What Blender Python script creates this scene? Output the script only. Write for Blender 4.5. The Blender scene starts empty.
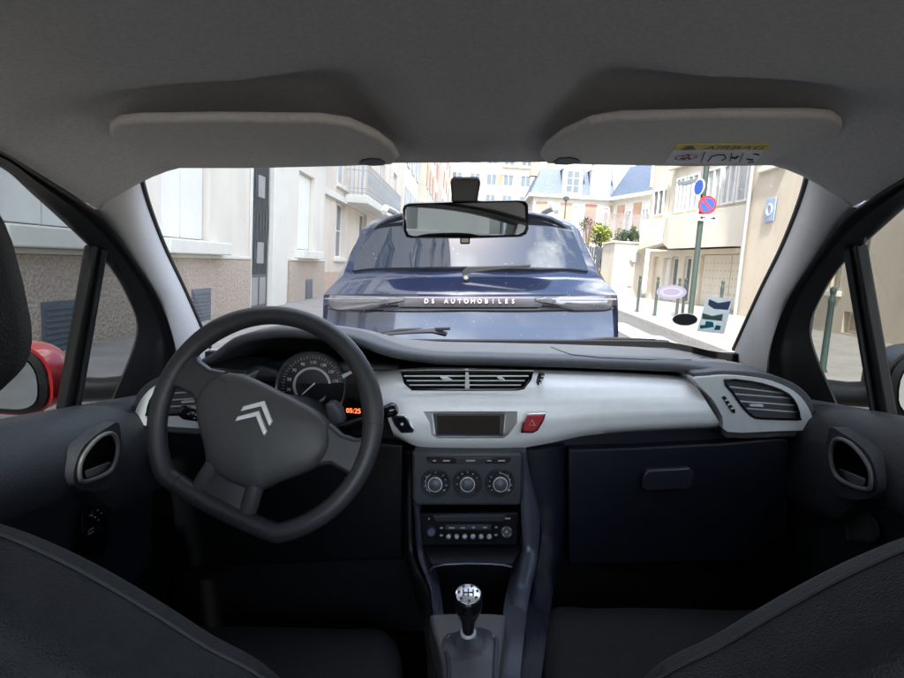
import bpy, bmesh, math, random
from mathutils import Vector, Matrix
random.seed(7)
R = math.radians
S = bpy.context.scene
COL = S.collection

# ------------------------------------------------------------------ camera
FOC, PITCH, YAW, ROLL = 600.0, R(7.0), R(1.6), R(-3.5)     # both cars lean with the crossfall of the kerb lane
EYE = Vector((0, 0, 1.22))
LEAN = Matrix.Rotation(ROLL, 4, 'Y')
cam_d = bpy.data.cameras.new('camera'); cam = bpy.data.objects.new('camera', cam_d); COL.objects.link(cam)
cam_d.sensor_fit = 'HORIZONTAL'; cam_d.sensor_width = 36.0; cam_d.lens = 36.0 * FOC / 904.0
cam_d.clip_start = 0.02; cam_d.clip_end = 4000
cam.matrix_world = LEAN @ (Matrix.Translation(EYE) @ Matrix.Rotation(YAW, 4, 'Z') @ Matrix.Rotation(R(90) - PITCH, 4, 'X'))
S.camera = cam

# ------------------------------------------------------------------ light
SUN_EL, SUN_AZ = R(56), R(191)            # azimuth clockwise from +Y (straight ahead)
W = bpy.data.worlds.new('World'); S.world = W; W.use_nodes = True
wn, wl = W.node_tree.nodes, W.node_tree.links
wn.clear()
wo = wn.new('ShaderNodeOutputWorld'); bg = wn.new('ShaderNodeBackground')
sky = wn.new('ShaderNodeTexSky'); sky.sky_type = 'NISHITA'; sky.sun_disc = False
sky.sun_elevation = SUN_EL; sky.sun_rotation = SUN_AZ; sky.air_density = 1.0; sky.dust_density = 1.5
tc = wn.new('ShaderNodeTexCoord'); mp = wn.new('ShaderNodeMapping'); mp.inputs['Scale'].default_value = (1, 1, 2.2)
mp.inputs['Location'].default_value = (1.7, .6, .9)
nz = wn.new('ShaderNodeTexNoise'); nz.inputs['Scale'].default_value = 2.6; nz.inputs['Detail'].default_value = 7; nz.inputs['Roughness'].default_value = .58
rp = wn.new('ShaderNodeValToRGB'); rp.color_ramp.elements[0].position = .50; rp.color_ramp.elements[1].position = .66
mx = wn.new('ShaderNodeMix'); mx.data_type = 'RGBA'
mx.inputs['B'].default_value = (13.5, 13.8, 14.2, 1)
wl.new(tc.outputs['Generated'], mp.inputs['Vector']); wl.new(mp.outputs['Vector'], nz.inputs['Vector'])
wl.new(nz.outputs['Fac'], rp.inputs['Fac']); wl.new(rp.outputs['Color'], mx.inputs['Factor'])
wl.new(sky.outputs['Color'], mx.inputs['A']); wl.new(mx.outputs['Result'], bg.inputs['Color'])
bg.inputs['Strength'].default_value = 0.13
wl.new(bg.outputs['Background'], wo.inputs['Surface'])
sd = bpy.data.lights.new('sun', 'SUN'); sun = bpy.data.objects.new('sun', sd); COL.objects.link(sun)
sd.energy = 2.6; sd.angle = R(3); sd.color = (1, .95, .87)
sdir = Vector((math.sin(SUN_AZ) * math.cos(SUN_EL), math.cos(SUN_AZ) * math.cos(SUN_EL), math.sin(SUN_EL)))
sun.rotation_euler = (-sdir).to_track_quat('-Z', 'Y').to_euler(); sun.location = (0, 0, 40)
vs = S.view_settings
vs.view_transform = 'Standard'; vs.look = 'None'; vs.exposure = 2.75; vs.gamma = 1.0; vs.use_curve_mapping = False
S.render.engine = 'CYCLES'
S.cycles.use_denoising = True
S.cycles.max_bounces = 10; S.cycles.diffuse_bounces = 6; S.cycles.glossy_bounces = 4; S.cycles.transparent_max_bounces = 16
S.cycles.caustics_reflective = False; S.cycles.caustics_refractive = False
S.cycles.sample_clamp_indirect = 6.0

# ------------------------------------------------------------------ measuring: a point of the photograph at a known distance
CAMROT = Matrix.Rotation(YAW, 3, 'Z') @ Matrix.Rotation(R(90) - PITCH, 3, 'X')
LEAN3 = LEAN.to_3x3()
EYEW = LEAN @ EYE
def ray(px, py): return CAMROT @ Vector(((px - 452) / FOC, -(py - 339) / FOC, -1))
def at(px, py, Y):                                   # in the cars' own (leaning) frame
    d = ray(px, py); return EYE + d * (Y / d.y)
def hit(px, py, P, n):
    d = ray(px, py); P = Vector(P); n = Vector(n); return EYE + d * ((P - EYE).dot(n) / d.dot(n))
def atw(px, py, Y):                                  # in the street's frame
    d = LEAN3 @ ray(px, py); return EYEW + d * ((Y - EYEW.y) / d.y)
def hitw(px, py, P, n):
    d = LEAN3 @ ray(px, py); P = Vector(P); n = Vector(n); return EYEW + d * ((P - EYEW).dot(n) / d.dot(n))
def lerp(a, b, t): return a + (b - a) * t
def tab(pts, x):
    if x <= pts[0][0]: return pts[0][1]
    for (x0, y0), (x1, y1) in zip(pts, pts[1:]):
        if x <= x1: return lerp(y0, y1, (x - x0) / (x1 - x0))
    return pts[-1][1]
def sstep(a, b, x):
    t = max(0., min(1., (x - a) / (b - a))); return t * t * (3 - 2 * t)
def catmull(pts, n=6, closed=False):
    P = [Vector(p) for p in pts]; out = []; N = len(P)
    for i in range(N if closed else N - 1):
        if closed: p0, p1, p2, p3 = P[(i - 1) % N], P[i], P[(i + 1) % N], P[(i + 2) % N]
        else: p0, p1, p2, p3 = P[max(i - 1, 0)], P[i], P[i + 1], P[min(i + 2, N - 1)]
        for k in range(n):
            t = k / n
            out.append(.5 * ((2 * p1) + (p2 - p0) * t + (2 * p0 - 5 * p1 + 4 * p2 - p3) * t * t + (3 * p1 - p0 - 3 * p2 + p3) * t ** 3))
    if not closed: out.append(P[-1])
    return out

# ------------------------------------------------------------------ mesh helpers
class MB:
    def __init__(s): s.v = []; s.f = []
    def add(s, vs, fs):
        b = len(s.v); s.v += [Vector(p) for p in vs]; s.f += [tuple(b + i for i in f) for f in fs]; return s
    def box(s, x0, x1, y0, y1, z0, z1, M=None):
        p = [Vector((x, y, z)) for x in (x0, x1) for y in (y0, y1) for z in (z0, z1)]
        if M is not None: p = [M @ q for q in p]
        return s.add(p, [(0, 1, 3, 2), (4, 6, 7, 5), (0, 4, 5, 1), (2, 3, 7, 6), (0, 2, 6, 4), (1, 5, 7, 3)])
    def prism(s, A, B):                              # two outlines of equal count
        n = len(A)
        return s.add(list(A) + list(B), [tuple(range(n - 1, -1, -1)), tuple(range(n, 2 * n))] + [(i, (i + 1) % n, n + (i + 1) % n, n + i) for i in range(n)])
    def px(s, poly, Y0, Y1, shrink=1.0):             # outline seen in the photo, between two distances
        cx = sum(p[0] for p in poly) / len(poly); cy = sum(p[1] for p in poly) / len(poly)
        A = [at(p[0], p[1], Y0) for p in poly]
        B = []
        for p, a in zip(poly, A):
            c = at(cx, cy, Y0); q = c + (a - c) * shrink; B.append(Vector((q.x, q.y + Y1 - Y0, q.z)))
        return s.prism(A, B)
    def grid(s, rows, cu=False, cv=False):           # cv closes along rows, cu closes across rows
        n = len(rows[0]); m = len(rows); vs = [p for r in rows for p in r]; fs = []
        for i in range(m if cu else m - 1):
            for j in range(n if cv else n - 1):
                a = i * n + j; b = i * n + (j + 1) % n; c = ((i + 1) % m) * n + (j + 1) % n; d = ((i + 1) % m) * n + j
                fs.append((a, b, c, d))
        return s.add(vs, fs)
    def loft(s, rings):                              # closed rings with end caps
        s.grid(rings, cv=True); n = len(rings[0]); b = len(s.v) - n * len(rings)
        s.f.append(tuple(b + i for i in range(n - 1, -1, -1))); e = b + n * (len(rings) - 1)
        s.f.append(tuple(e + i for i in range(n))); return s
    def tube(s, path, r, seg=8, closed=False, flat=None):
        P = [Vector(p) for p in path]; N = len(P); rings = []
        rr = r if isinstance(r, (list, tuple)) else [r] * N
        up = Vector((0, 0, 1)); pn = None
        for i in range(N):
            if closed: t = P[(i + 1) % N] - P[i - 1]
            else: t = P[min(i + 1, N - 1)] - P[max(i - 1, 0)]
            t.normalize()
            if pn is None:
                a = up if abs(t.z) < .9 else Vector((1, 0, 0)); pn = (a - t * a.dot(t)).normalized()
            else:
                pn = (pn - t * pn.dot(t)).normalized()
            bn = t.cross(pn)
            rings.append([P[i] + (pn * math.cos(2 * math.pi * k / seg) + bn * math.sin(2 * math.pi * k / seg)) * rr[i] for k in range(seg)])
        if closed: s.grid(rings, cu=True, cv=True)
        else: s.loft(rings)
        return s
    def cyl(s, p0, p1, r0, r1=None, seg=16):
        return s.tube([p0, p1], [r0, r0 if r1 is None else r1], seg)
    def lathe(s, c, ax, prof, seg=28, ref=None):     # prof: (radius, distance along ax)
        ax = Vector(ax).normalized(); c = Vector(c)
        a = Vector(ref) if ref is not None else (Vector((1, 0, 0)) if abs(ax.x) < .9 else Vector((0, 1, 0)))
        u = (a - ax * a.dot(ax)).normalized(); w = ax.cross(u)
        return s.loft([[c + ax * h + (u * math.cos(2 * math.pi * k / seg) + w * math.sin(2 * math.pi * k / seg)) * max(r, 1e-4) for k in range(seg)] for r, h in prof])
    def text(s, word, org, u, v, size, depth=0.0):   # letters lying on the plane u, v
        cu = bpy.data.curves.new('lettering', 'FONT'); cu.body = word; cu.size = size; cu.align_x = 'CENTER'; cu.align_y = 'CENTER'
        cu.resolution_u = 3; cu.extrude = depth
        ob = bpy.data.objects.new('lettering', cu); COL.objects.link(ob)
        dg = bpy.context.evaluated_depsgraph_get(); me = bpy.data.meshes.new_from_object(ob.evaluated_get(dg))
        u = Vector(u).normalized(); v = Vector(v).normalized(); n = u.cross(v)
        s.add([Vector(org) + u * p.co.x + v * p.co.y + n * p.co.z for p in me.vertices], [tuple(f.vertices) for f in me.polygons])
        bpy.data.objects.remove(ob); bpy.data.curves.remove(cu); bpy.data.meshes.remove(me); return s
    def mirror(s):                                   # the same shape on the other side of the car
        m = MB(); m.v = [Vector((-p.x, p.y, p.z)) for p in s.v]; m.f = [tuple(reversed(f)) for f in s.f]; return m
    def tr(s, M):
        m = MB(); m.v = [M @ p for p in s.v]; m.f = list(s.f); return m
    def build(s, name, mat, parent=None, sharp=40, bevel=0, bseg=2, sub=0, solid=0, cut=None, closed=True):
        me = bpy.data.meshes.new(name); me.from_pydata([tuple(p) for p in s.v], [], s.f)
        bm = bmesh.new(); bm.from_mesh(me)
        bmesh.ops.remove_doubles(bm, verts=bm.verts, dist=1e-6)
        bmesh.ops.recalc_face_normals(bm, faces=bm.faces); bm.to_mesh(me); bm.free()
        ob = bpy.data.objects.new(name, me); COL.objects.link(ob)
        for c in (cut or []):
            cm = bpy.data.meshes.new('cut'); cm.from_pydata([tuple(p) for p in c.v], [], c.f)
            b2 = bmesh.new(); b2.from_mesh(cm); bmesh.ops.recalc_face_normals(b2, faces=b2.faces); b2.to_mesh(cm); b2.free()
            co = bpy.data.objects.new('cut', cm); COL.objects.link(co)
            md = ob.modifiers.new('b', 'BOOLEAN'); md.operation = 'DIFFERENCE'; md.object = co; md.solver = 'EXACT'
            dg = bpy.context.evaluated_depsgraph_get(); nm = bpy.data.meshes.new_from_object(ob.evaluated_get(dg))
            ob.modifiers.clear(); old = ob.data; ob.data = nm; bpy.data.meshes.remove(old); bpy.data.objects.remove(co); bpy.data.meshes.remove(cm)
            nm.name = name
        if solid: m = ob.modifiers.new('s', 'SOLIDIFY'); m.thickness = solid; m.offset = 0
        if bevel:
            m = ob.modifiers.new('v', 'BEVEL'); m.width = bevel; m.segments = bseg; m.limit_method = 'ANGLE'; m.angle_limit = R(35); m.harden_normals = False
        if sub: m = ob.modifiers.new('u', 'SUBSURF'); m.levels = sub; m.render_levels = sub
        me = ob.data
        if sharp is not None:
            me.polygons.foreach_set('use_smooth', [True] * len(me.polygons)); 
            if not sub: me.set_sharp_from_angle(angle=R(sharp))
        me.materials.clear(); me.materials.append(mat)
        if parent: ob.parent = parent
        return ob

def empty(name, loc=(0, 0, 0)):
    o = bpy.data.objects.new(name, None); COL.objects.link(o); o.location = loc; o.empty_display_size = .2; return o
def tag(o, label=None, cat=None, group=None, kind=None):
    for k, v in (('label', label), ('category', cat), ('group', group), ('kind', kind)):
        if v: o[k] = v
    return o

# ------------------------------------------------------------------ materials
def mat(name, col, rough=.6, metal=0, bump=None, var=None, spec=None, coat=0, emit=None, ior=None, detail=4, stain=None, sheen=0):
    m = bpy.data.materials.new(name); m.use_nodes = True
    nt = m.node_tree; b = nt.nodes['Principled BSDF']
    b.inputs['Base Color'].default_value = (*col, 1); b.inputs['Roughness'].default_value = rough; b.inputs['Metallic'].default_value = metal
    if spec is not None: b.inputs['Specular IOR Level'].default_value = spec
    if ior: b.inputs['IOR'].default_value = ior
    if coat: b.inputs['Coat Weight'].default_value = coat; b.inputs['Coat Roughness'].default_value = .03
    if sheen: b.inputs['Sheen Weight'].default_value = sheen
    if emit: b.inputs['Emission Color'].default_value = (*emit[0], 1); b.inputs['Emission Strength'].default_value = emit[1]
    tcn = nt.nodes.new('ShaderNodeTexCoord')
    if var:                                          # (scale, amount): the surface's own mottling
        n = nt.nodes.new('ShaderNodeTexNoise'); n.inputs['Scale'].default_value = var[0]; n.inputs['Detail'].default_value = detail; n.inputs['Roughness'].default_value = .6
        r = nt.nodes.new('ShaderNodeMapRange'); r.inputs['From Min'].default_value = .3; r.inputs['From Max'].default_value = .7
        r.inputs['To Min'].default_value = 1 - var[1]; r.inputs['To Max'].default_value = 1 + var[1]
        h = nt.nodes.new('ShaderNodeMix'); h.data_type = 'RGBA'; h.blend_type = 'MULTIPLY'; h.inputs['Factor'].default_value = 1
        h.inputs['A'].default_value = (*col, 1)
        nt.links.new(tcn.outputs['Object'], n.inputs['Vector']); nt.links.new(n.outputs['Fac'], r.inputs['Value'])
        nt.links.new(r.outputs['Result'], h.inputs['B']); out = h.outputs['Result']
        if stain:                                    # streaks of dirt: (colour, scale vector, amount)
            mp2 = nt.nodes.new('ShaderNodeMapping'); mp2.inputs['Scale'].default_value = stain[1]
            n2 = nt.nodes.new('ShaderNodeTexNoise'); n2.inputs['Scale'].default_value = 1; n2.inputs['Detail'].default_value = 6
            r2 = nt.nodes.new('ShaderNodeMapRange'); r2.inputs['From Min'].default_value = .48; r2.inputs['From Max'].default_value = .75; r2.inputs['To Max'].default_value = stain[2]
            h2 = nt.nodes.new('ShaderNodeMix'); h2.data_type = 'RGBA'; h2.inputs['B'].default_value = (*stain[0], 1)
            nt.links.new(tcn.outputs['Object'], mp2.inputs['Vector']); nt.links.new(mp2.outputs['Vector'], n2.inputs['Vector'])
            nt.links.new(n2.outputs['Fac'], r2.inputs['Value']); nt.links.new(r2.outputs['Result'], h2.inputs['Factor']); nt.links.new(out, h2.inputs['A']); out = h2.outputs['Result']
        nt.links.new(out, b.inputs['Base Color'])
    if bump:                                         # (scale, strength, distance)
        n = nt.nodes.new('ShaderNodeTexNoise'); n.inputs['Scale'].default_value = bump[0]; n.inputs['Detail'].default_value = 3
        bp = nt.nodes.new('ShaderNodeBump'); bp.inputs['Strength'].default_value = bump[1]; bp.inputs['Distance'].default_value = bump[2]
        nt.links.new(tcn.outputs['Object'], n.inputs['Vector']); nt.links.new(n.outputs['Fac'], bp.inputs['Height']); nt.links.new(bp.outputs['Normal'], b.inputs['Normal'])
    return m
def glass(name, tint, refl=.06, rough=0.0):
    m = bpy.data.materials.new(name); m.use_nodes = True; nt = m.node_tree; nt.nodes.clear()
    o = nt.nodes.new('ShaderNodeOutputMaterial'); t = nt.nodes.new('ShaderNodeBsdfTransparent'); g = nt.nodes.new('ShaderNodeBsdfGlossy'); x = nt.nodes.new('ShaderNodeMixShader')
    f = nt.nodes.new('ShaderNodeFresnel'); f.inputs['IOR'].default_value = 1.45
    mu = nt.nodes.new('ShaderNodeMath'); mu.operation = 'MULTIPLY'; mu.inputs[1].default_value = refl
    t.inputs['Color'].default_value = (*tint, 1); g.inputs['Roughness'].default_value = rough
    nt.links.new(f.outputs['Fac'], mu.inputs[0]); nt.links.new(mu.outputs[0], x.inputs['Fac'])
    nt.links.new(t.outputs[0], x.inputs[1]); nt.links.new(g.outputs[0], x.inputs[2]); nt.links.new(x.outputs[0], o.inputs['Surface'])
    return m
def paper(name, col):                                # thin sticker: daylight comes through it
    m = bpy.data.materials.new(name); m.use_nodes = True; nt = m.node_tree; nt.nodes.clear()
    o = nt.nodes.new('ShaderNodeOutputMaterial'); d = nt.nodes.new('ShaderNodeBsdfDiffuse'); t = nt.nodes.new('ShaderNodeBsdfTranslucent'); x = nt.nodes.new('ShaderNodeMixShader')
    d.inputs['Color'].default_value = (*col, 1); t.inputs['Color'].default_value = (*col, 1); x.inputs['Fac'].default_value = .6
    nt.links.new(d.outputs[0], x.inputs[1]); nt.links.new(t.outputs[0], x.inputs[2]); nt.links.new(x.outputs[0], o.inputs['Surface']); return m
M = {}
M['headliner'] = mat('grey_headliner_cloth', (.66, .645, .63), .95, bump=(900, .35, .002), var=(220, .10))
M['visor'] = mat('grey_visor_cloth', (.80, .765, .71), .95, bump=(900, .3, .002), var=(160, .07))
M['pillar'] = mat('light_grey_trim', (.66, .66, .67), .7, bump=(700, .2, .001), var=(90, .04))
M['pad'] = mat('dash_soft_plastic', (.050, .054, .062), .56, bump=(520, .7, .0016), var=(40, .08))
M['hood_under'] = mat('dash_black', (.005, .005, .006), .7, spec=.28, bump=(700, .3, .001))
M['silver'] = mat('silver_trim', (.87, .885, .90), .38, metal=.05, var=(60, .03), bump=(500, .05, .001))
M['silver_frame'] = mat('satin_grey_trim', (.58, .60, .62), .42, metal=.2, var=(60, .03))
M['black'] = mat('black_plastic', (.003, .0035, .0045), .42, spec=.28, bump=(600, .25, .001), var=(50, .1))
M['blackgloss'] = mat('gloss_black', (.006, .006, .008), .12)
M['navy'] = mat('dark_blue_black_plastic', (.005, .007, .0155), .45, spec=.28, bump=(650, .35, .001), var=(30, .12))
M['console'] = mat('console_grey', (.045, .048, .056), .4, bump=(650, .2, .001), var=(40, .06))
M['edge'] = mat('console_edge', (.075, .082, .108), .34, metal=.3)
M['door'] = mat('door_dark_plastic', (.021, .024, .030), .5, spec=.28, bump=(480, .8, .0016), var=(25, .14))
M['leather'] = mat('wheel_leather', (.034, .035, .038), .42, spec=.45, bump=(500, .4, .001), var=(60, .12))
M['hub'] = mat('wheel_hub_plastic', (.055, .055, .055), .45, spec=.4, bump=(700, .35, .001), var=(60, .06))
M['plate'] = mat('gear_plate_grey', (.085, .086, .09), .45, bump=(650, .2, .001))
M['bright'] = mat('bright_emblem', (.9, .9, .91), .3, metal=.5)
M['chrome'] = mat('chrome', (.85, .86, .88), .12, metal=1)
M['seat'] = mat('seat_cloth', (.012, .0135, .016), .7, bump=(520, .9, .002), var=(45, .28), spec=.3)
M['seatgrey'] = mat('seat_cushion_cloth', (.015, .016, .018), .9, bump=(700, .5, .0015), var=(150, .2), spec=.2)
M['seam'] = mat('seat_piping', (.022, .027, .031), .7)
M['rubber'] = mat('door_rubber', (.010, .010, .011), .5, var=(40, .1))
M['red'] = mat('red_paint', (.27, .010, .013), .35, coat=.8)
M['redbutton'] = mat('red_button', (.38, .018, .025), .35)
M['white'] = mat('white_print', (.85, .85, .85), .6)
M['dimwhite'] = mat('grey_print', (.45, .46, .48), .6)
M['yellow'] = mat('yellow_label', (.85, .66, .10), .6)
M['label'] = mat('label_white', (.85, .85, .9), .6)
M['labelred'] = mat('label_red', (.55, .10, .09), .6)
M['ink'] = mat('label_ink', (.02, .02, .03), .6)
M['screen'] = mat('screen_dark', (.022, .014, .010), .25)
M['digits'] = mat('red_digits', (.5, .03, .01), .5, emit=((1, .10, .03), 1.1))
M['mirror'] = mat('mirror_glass', (.60, .62, .62), .015, metal=1)
M['windscreen'] = glass('windscreen_glass', (.69, .70, .69), .07)
M['sideglass'] = glass('side_glass', (.26, .275, .27), .2)
# ================================================================== the car we sit in
car = tag(empty('car'), 'red hatchback seen from its own back seat, grey cabin with silver dashboard trim', 'car')
car.rotation_euler = (0, ROLL, 0)
WSP, WSN = (0, .95, 1.378), (0, .57, 1)              # plane of the windscreen
DP, DN = (-.68, 0, 1.0), (1, 0, -.33)                # plane of the left door glass
def both(name, mb, mt, parent=None, **k):            # a part and its mirror image on the other side
    ps = parent if isinstance(parent, (list, tuple)) else (parent or car, parent or car)
    return [mb.build(name, mt, ps[0], **k), mb.mirror().build(name, mt, ps[1], **{**k, **({'cut': [c.mirror() for c in k['cut']]} if k.get('cut') else {})})]

# ---- door seal curve and glass edge (left), as stations
S_px = [(-60, 128), (0, 151), (33, 170), (83, 201), (109, 223), (133, 256), (156, 292), (170, 325), (178, 355), (180, 388)]
G_px = [(-60, 142), (0, 165), (33, 193), (66, 223), (90, 246), (110, 266), (126, 292), (138, 323), (133, 352), (112, 402)]
S3 = [hit(*p, (-.655, 0, 1), DN) for p in S_px]
G3 = [hit(*p, DP, DN) for p in G_px]
S3 = [Vector((-.545, -.55, 1.36)), Vector((-.53, 0, 1.395)), Vector((-.535, .4, 1.39))] + S3
G3 = [Vector((-.58, -.55, 1.33)), Vector((-.56, 0, 1.375)), Vector((-.565, .4, 1.372))] + G3

# ---- headliner
W_px = [(140, 169), (141, 182), (150, 212), (165, 250), (185, 292), (205, 337)]
W3 = [hit(*p, WSP, WSN) for p in W_px]
SA_px = [(99, 209), (112, 222), (133, 256), (150, 283), (165, 312), (179, 380)]
SA3 = [hit(*p, (-.655, 0, 1), DN) for p in SA_px]
side = sorted([(p.y, p) for p in S3[:7]] , key=lambda q: q[0])
side = [q for q in side if q[0] < SA3[0].y - .01] + [(SA3[0].y, SA3[0]), (W3[0].y, W3[0])]
def side_at(Y, k): return tab([(a, b[k]) for a, b in side], Y)
ZC = [(-.7, 1.40), (-.3, 1.435), (.2, 1.442), (.46, 1.428), (.72, 1.402), (.95, 1.379)]
def recess(x, Y):
    ax = abs(x)
    return .034 * sstep(.06, .155, ax) * (1 - sstep(.445, .525, ax)) * sstep(.63 - .05 * (1 - sstep(.12, .26, ax)), .725, Y) * (1 - sstep(.88, .94, Y))
rows = []
Ys = [-.55, -.35, -.1, .15, .35, .45, .52] + [.55 + .016 * i for i in range(23)] + [SA3[0].y, W3[0].y]
Ys = sorted(set(round(y, 4) for y in Ys if y <= W3[0].y))
for Y in Ys:
    xs, zs, zc = abs(side_at(Y, 0)), side_at(Y, 2), tab(ZC, Y); r = []
    for i in range(-48, 49):
        t = i / 48; x = t * xs
        r.append(Vector((x, Y, zs + (zc - zs) * (1 - abs(t) ** 5) + recess(x, Y) * (1 - abs(t) ** 6))))
    rows.append(r)
rows.append([p + Vector((0, .006, .012)) for p in rows[-1]])
rows.append([p + Vector((0, -.01, .02)) for p in rows[-1]])
MB().grid(rows).build('headliner', M['headliner'], car, sharp=60)

# ---- sun visors
def vhit(px, py): return hit(px, py, (0, .72, 1.39), (0, .0864, 1))
vo = [(109, 140), (110, 130), (118, 124), (140, 122), (220, 121), (320, 122), (350, 126), (378, 138), (394, 150), (399, 159), (393, 165), (340, 167), (250, 169), (160, 169), (141, 166), (122, 152)]
vp = [vhit(*p) for p in vo]
vis = MB().loft([vp, [p + Vector((0, 0, .0125)) for p in vp]])
clip = [vhit(*p) for p in ((359, 163), (362, 159.5), (370, 158), (380, 158.5), (385, 162), (384, 164.3), (372, 165))]
vs_ = both('sun_visor', vis, M['visor'], bevel=.0058, bseg=5, sharp=60)
both('visor_clip', MB().prism([p + Vector((0, 0, -.0015)) for p in clip], [p + Vector((0, 0, .01)) for p in clip]), M['black'], vs_)
tag(vs_[0], 'plain grey driver-side sun visor folded up'); tag(vs_[1], 'passenger-side sun visor carrying a yellow and white airbag warning label')
# airbag warning label on the passenger visor
def lab(poly, dz): return [vhit(*p) + Vector((0, 0, -dz)) for p in poly]
def lprism(poly, d0, d1): return MB().prism(lab(poly, d0), lab(poly, d1))
lw = lprism([(673.5, 149.3), (765, 149.3), (755, 162.5), (665, 162.5)], .0014, -.001).build('warning_label', M['label'], vs_[1])
lprism([(677, 143.5), (770, 143.5), (765.2, 149.1), (673.6, 149.1)], .0016, -.001).build('warning_band', M['yellow'], vs_[1])
o = vhit(735, 146.3) + Vector((0, 0, -.0024))
MB().text('AIRBAG', o, (1, 0, 0), (0, -1, .0864), .0235).build('warning_lettering', M['ink'], vs_[1], sharp=None)
o = vhit(690, 146.3) + Vector((0, 0, -.0026)); vv = Vector((0, -1, .0864)).normalized()
m = MB()
m.add([o + Vector((-.011, 0, 0)) - vv * .008, o + Vector((.011, 0, 0)) - vv * .008, o + vv * .010], [(0, 1, 2)])
m.build('warning_triangle', M['ink'], vs_[1], sharp=None)
def lring(cx, cy, rx, ry, w, n=32):
    c = vhit(cx, cy) + Vector((0, 0, -.0024)); a = []; b = []
    for k in range(n):
        q = 2 * math.pi * k / n; d = Vector((1, 0, 0)) * math.cos(q) + vv * math.sin(q)
        a.append(c + d * rx); b.append(c + d * (rx - w))
    return MB().grid([a, b], cv=True)
m = lring(686, 156, .0155, .0155, .0024); c = vhit(686, 156) + Vector((0, 0, -.0024))
d = (Vector((1, 0, 0)) - vv).normalized(); e = (Vector((1, 0, 0)) + vv).normalized()
m.add([c + d * .014 + e * .0012, c - d * .014 + e * .0012, c - d * .014 - e * .0012, c + d * .014 - e * .0012], [(0, 1, 2, 3)])
m.build('prohibition_ring', M['labelred'], vs_[1], sharp=None)
m = MB()
def ltube(pts, r): m.tube([vhit(*p) + Vector((0, 0, -.0018)) for p in pts], r, 5)
ltube([(681, 157), (684, 158), (687, 156.5), (690, 157)], .0011); ltube([(688, 153.5), (689, 154.5)], .0016)
ltube([(705, 151), (701, 161)], .0007); ltube([(708, 160), (712, 155), (718, 153.5), (724, 153.5), (726, 157), (722, 159)], .0011)
ltube([(730, 160), (732, 152)], .0008); ltube([(732, 156), (736, 157), (738, 155)], .0016); ltube([(743, 152), (739.5, 161)], .0007)
ltube([(747, 158), (753, 158.5)], .0014); ltube([(754, 152.5), (759, 153.5)], .0012); ltube([(748, 161), (754, 160.5)], .001)
m.build('warning_pictograms', M['ink'], vs_[1], sharp=None)

# ---- windscreen pillars
A = catmull(W3, 6); B = catmull(SA3, 6); rows = []
A = A + [A[-1] + (A[-1] - A[-2]) * 2.5]; B = B + [B[-1] + (B[-1] - B[-2]) * 2.5]
for a, b in zip(A, B):
    r = []
    for j in range(21):
        v = j / 20; q = a.lerp(b, v); r.append(q + Vector((.55, -.8, -.1)) * (.030 * math.sin(math.pi * v) ** .8))
    rows.append([a + Vector((-.05, .06, .02)), a + Vector((-.012, .012, .004))] + r + [b + Vector((-.04, .02, 0))])
rows = [[p + (p - q) * .6 + Vector((0, .006, .010)) for p, q in zip(rows[0], rows[1])]] + rows
both('pillar_trim', MB().grid(rows), M['pillar'], sharp=75)
both('windscreen_seal', MB().tube([p + Vector((-.001, .001, 0)) for p in A], .0068, 8), M['rubber'])
# windscreen, scuttle and stickers
wsc = MB()
def wpt(x, Y, off=0): return Vector((x, Y, 1.378 - .57 * (Y - .95) + off))
wsc.add([wpt(-.60, .92, .012), wpt(.60, .92, .012), wpt(.76, 1.66, .012), wpt(-.76, 1.66, .012)], [(0, 1, 2, 3)])
ws = wsc.build('windscreen', M['windscreen'], car, sharp=None)
M['disc_purple'] = paper('purple_sticker', (.36, .32, .42)); M['disc_dark'] = paper('dark_sticker', (.17, .17, .165))
M['st_white'] = paper('white_sticker', (.56, .60, .62)); M['st_blue'] = paper('blue_sticker_print', (.30, .34, .50)); M['st_cyan'] = paper('cyan_sticker_print', (.10, .50, .58)); M['st_green'] = paper('green_sticker_print', (.30, .44, .40))
def whit(px, py, off=.006): return hit(px, py, (0, .95, 1.378 + off), WSN)
def wpoly(pts, off): return MB().prism([whit(*p, off) for p in pts], [whit(*p, off + .0004) for p in pts])
def oval(cx, cy, rx, ry, n=28): return [(cx + rx * math.cos(2 * math.pi * k / n), cy + ry * math.sin(2 * math.pi * k / n)) for k in range(n)]
M['disc_pale'] = paper('pale_lilac_print', (.46, .43, .49))
rs_ = [[whit(*p, o_) for p in oval(671.5, 292, rx, ry)] for rx, ry, o_ in ((15.2, 7.2, .008), (11.8, 4.9, .008))]
pd = tag(MB().grid(rs_, cv=True).build('round_sticker', M['disc_purple'], ws, sharp=None), 'pale purple round sticker')
rs_ = [[whit(*p, .008) for p in oval(671.5, 292, rx, ry)] for rx, ry in ((11.8, 4.9), (8.2, 2.9), (8.0, 2.7), (4, 1.2), (.2, .1))]
MB().grid(rs_[:2], cv=True).build('sticker_print', M['disc_pale'], ws, sharp=None)
MB().grid(rs_[1:3], cv=True).build('sticker_print', M['disc_dark'], ws, sharp=None)
MB().grid(rs_[2:], cv=True).build('sticker_print', M['disc_purple'], ws, sharp=None)
tag(wpoly(oval(685, 319.5, 12.2, 5.7), .008).build('round_sticker', M['disc_dark'], ws), 'dark grey round sticker')
wpoly(oval(685, 319.5, 13, 6.4), .0093).build('sticker_rim', M['st_white'], ws)
st = wpoly([(707, 296), (733, 299), (724, 334), (697, 331)], .008).build('paper_sticker', M['st_white'], ws)
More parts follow.
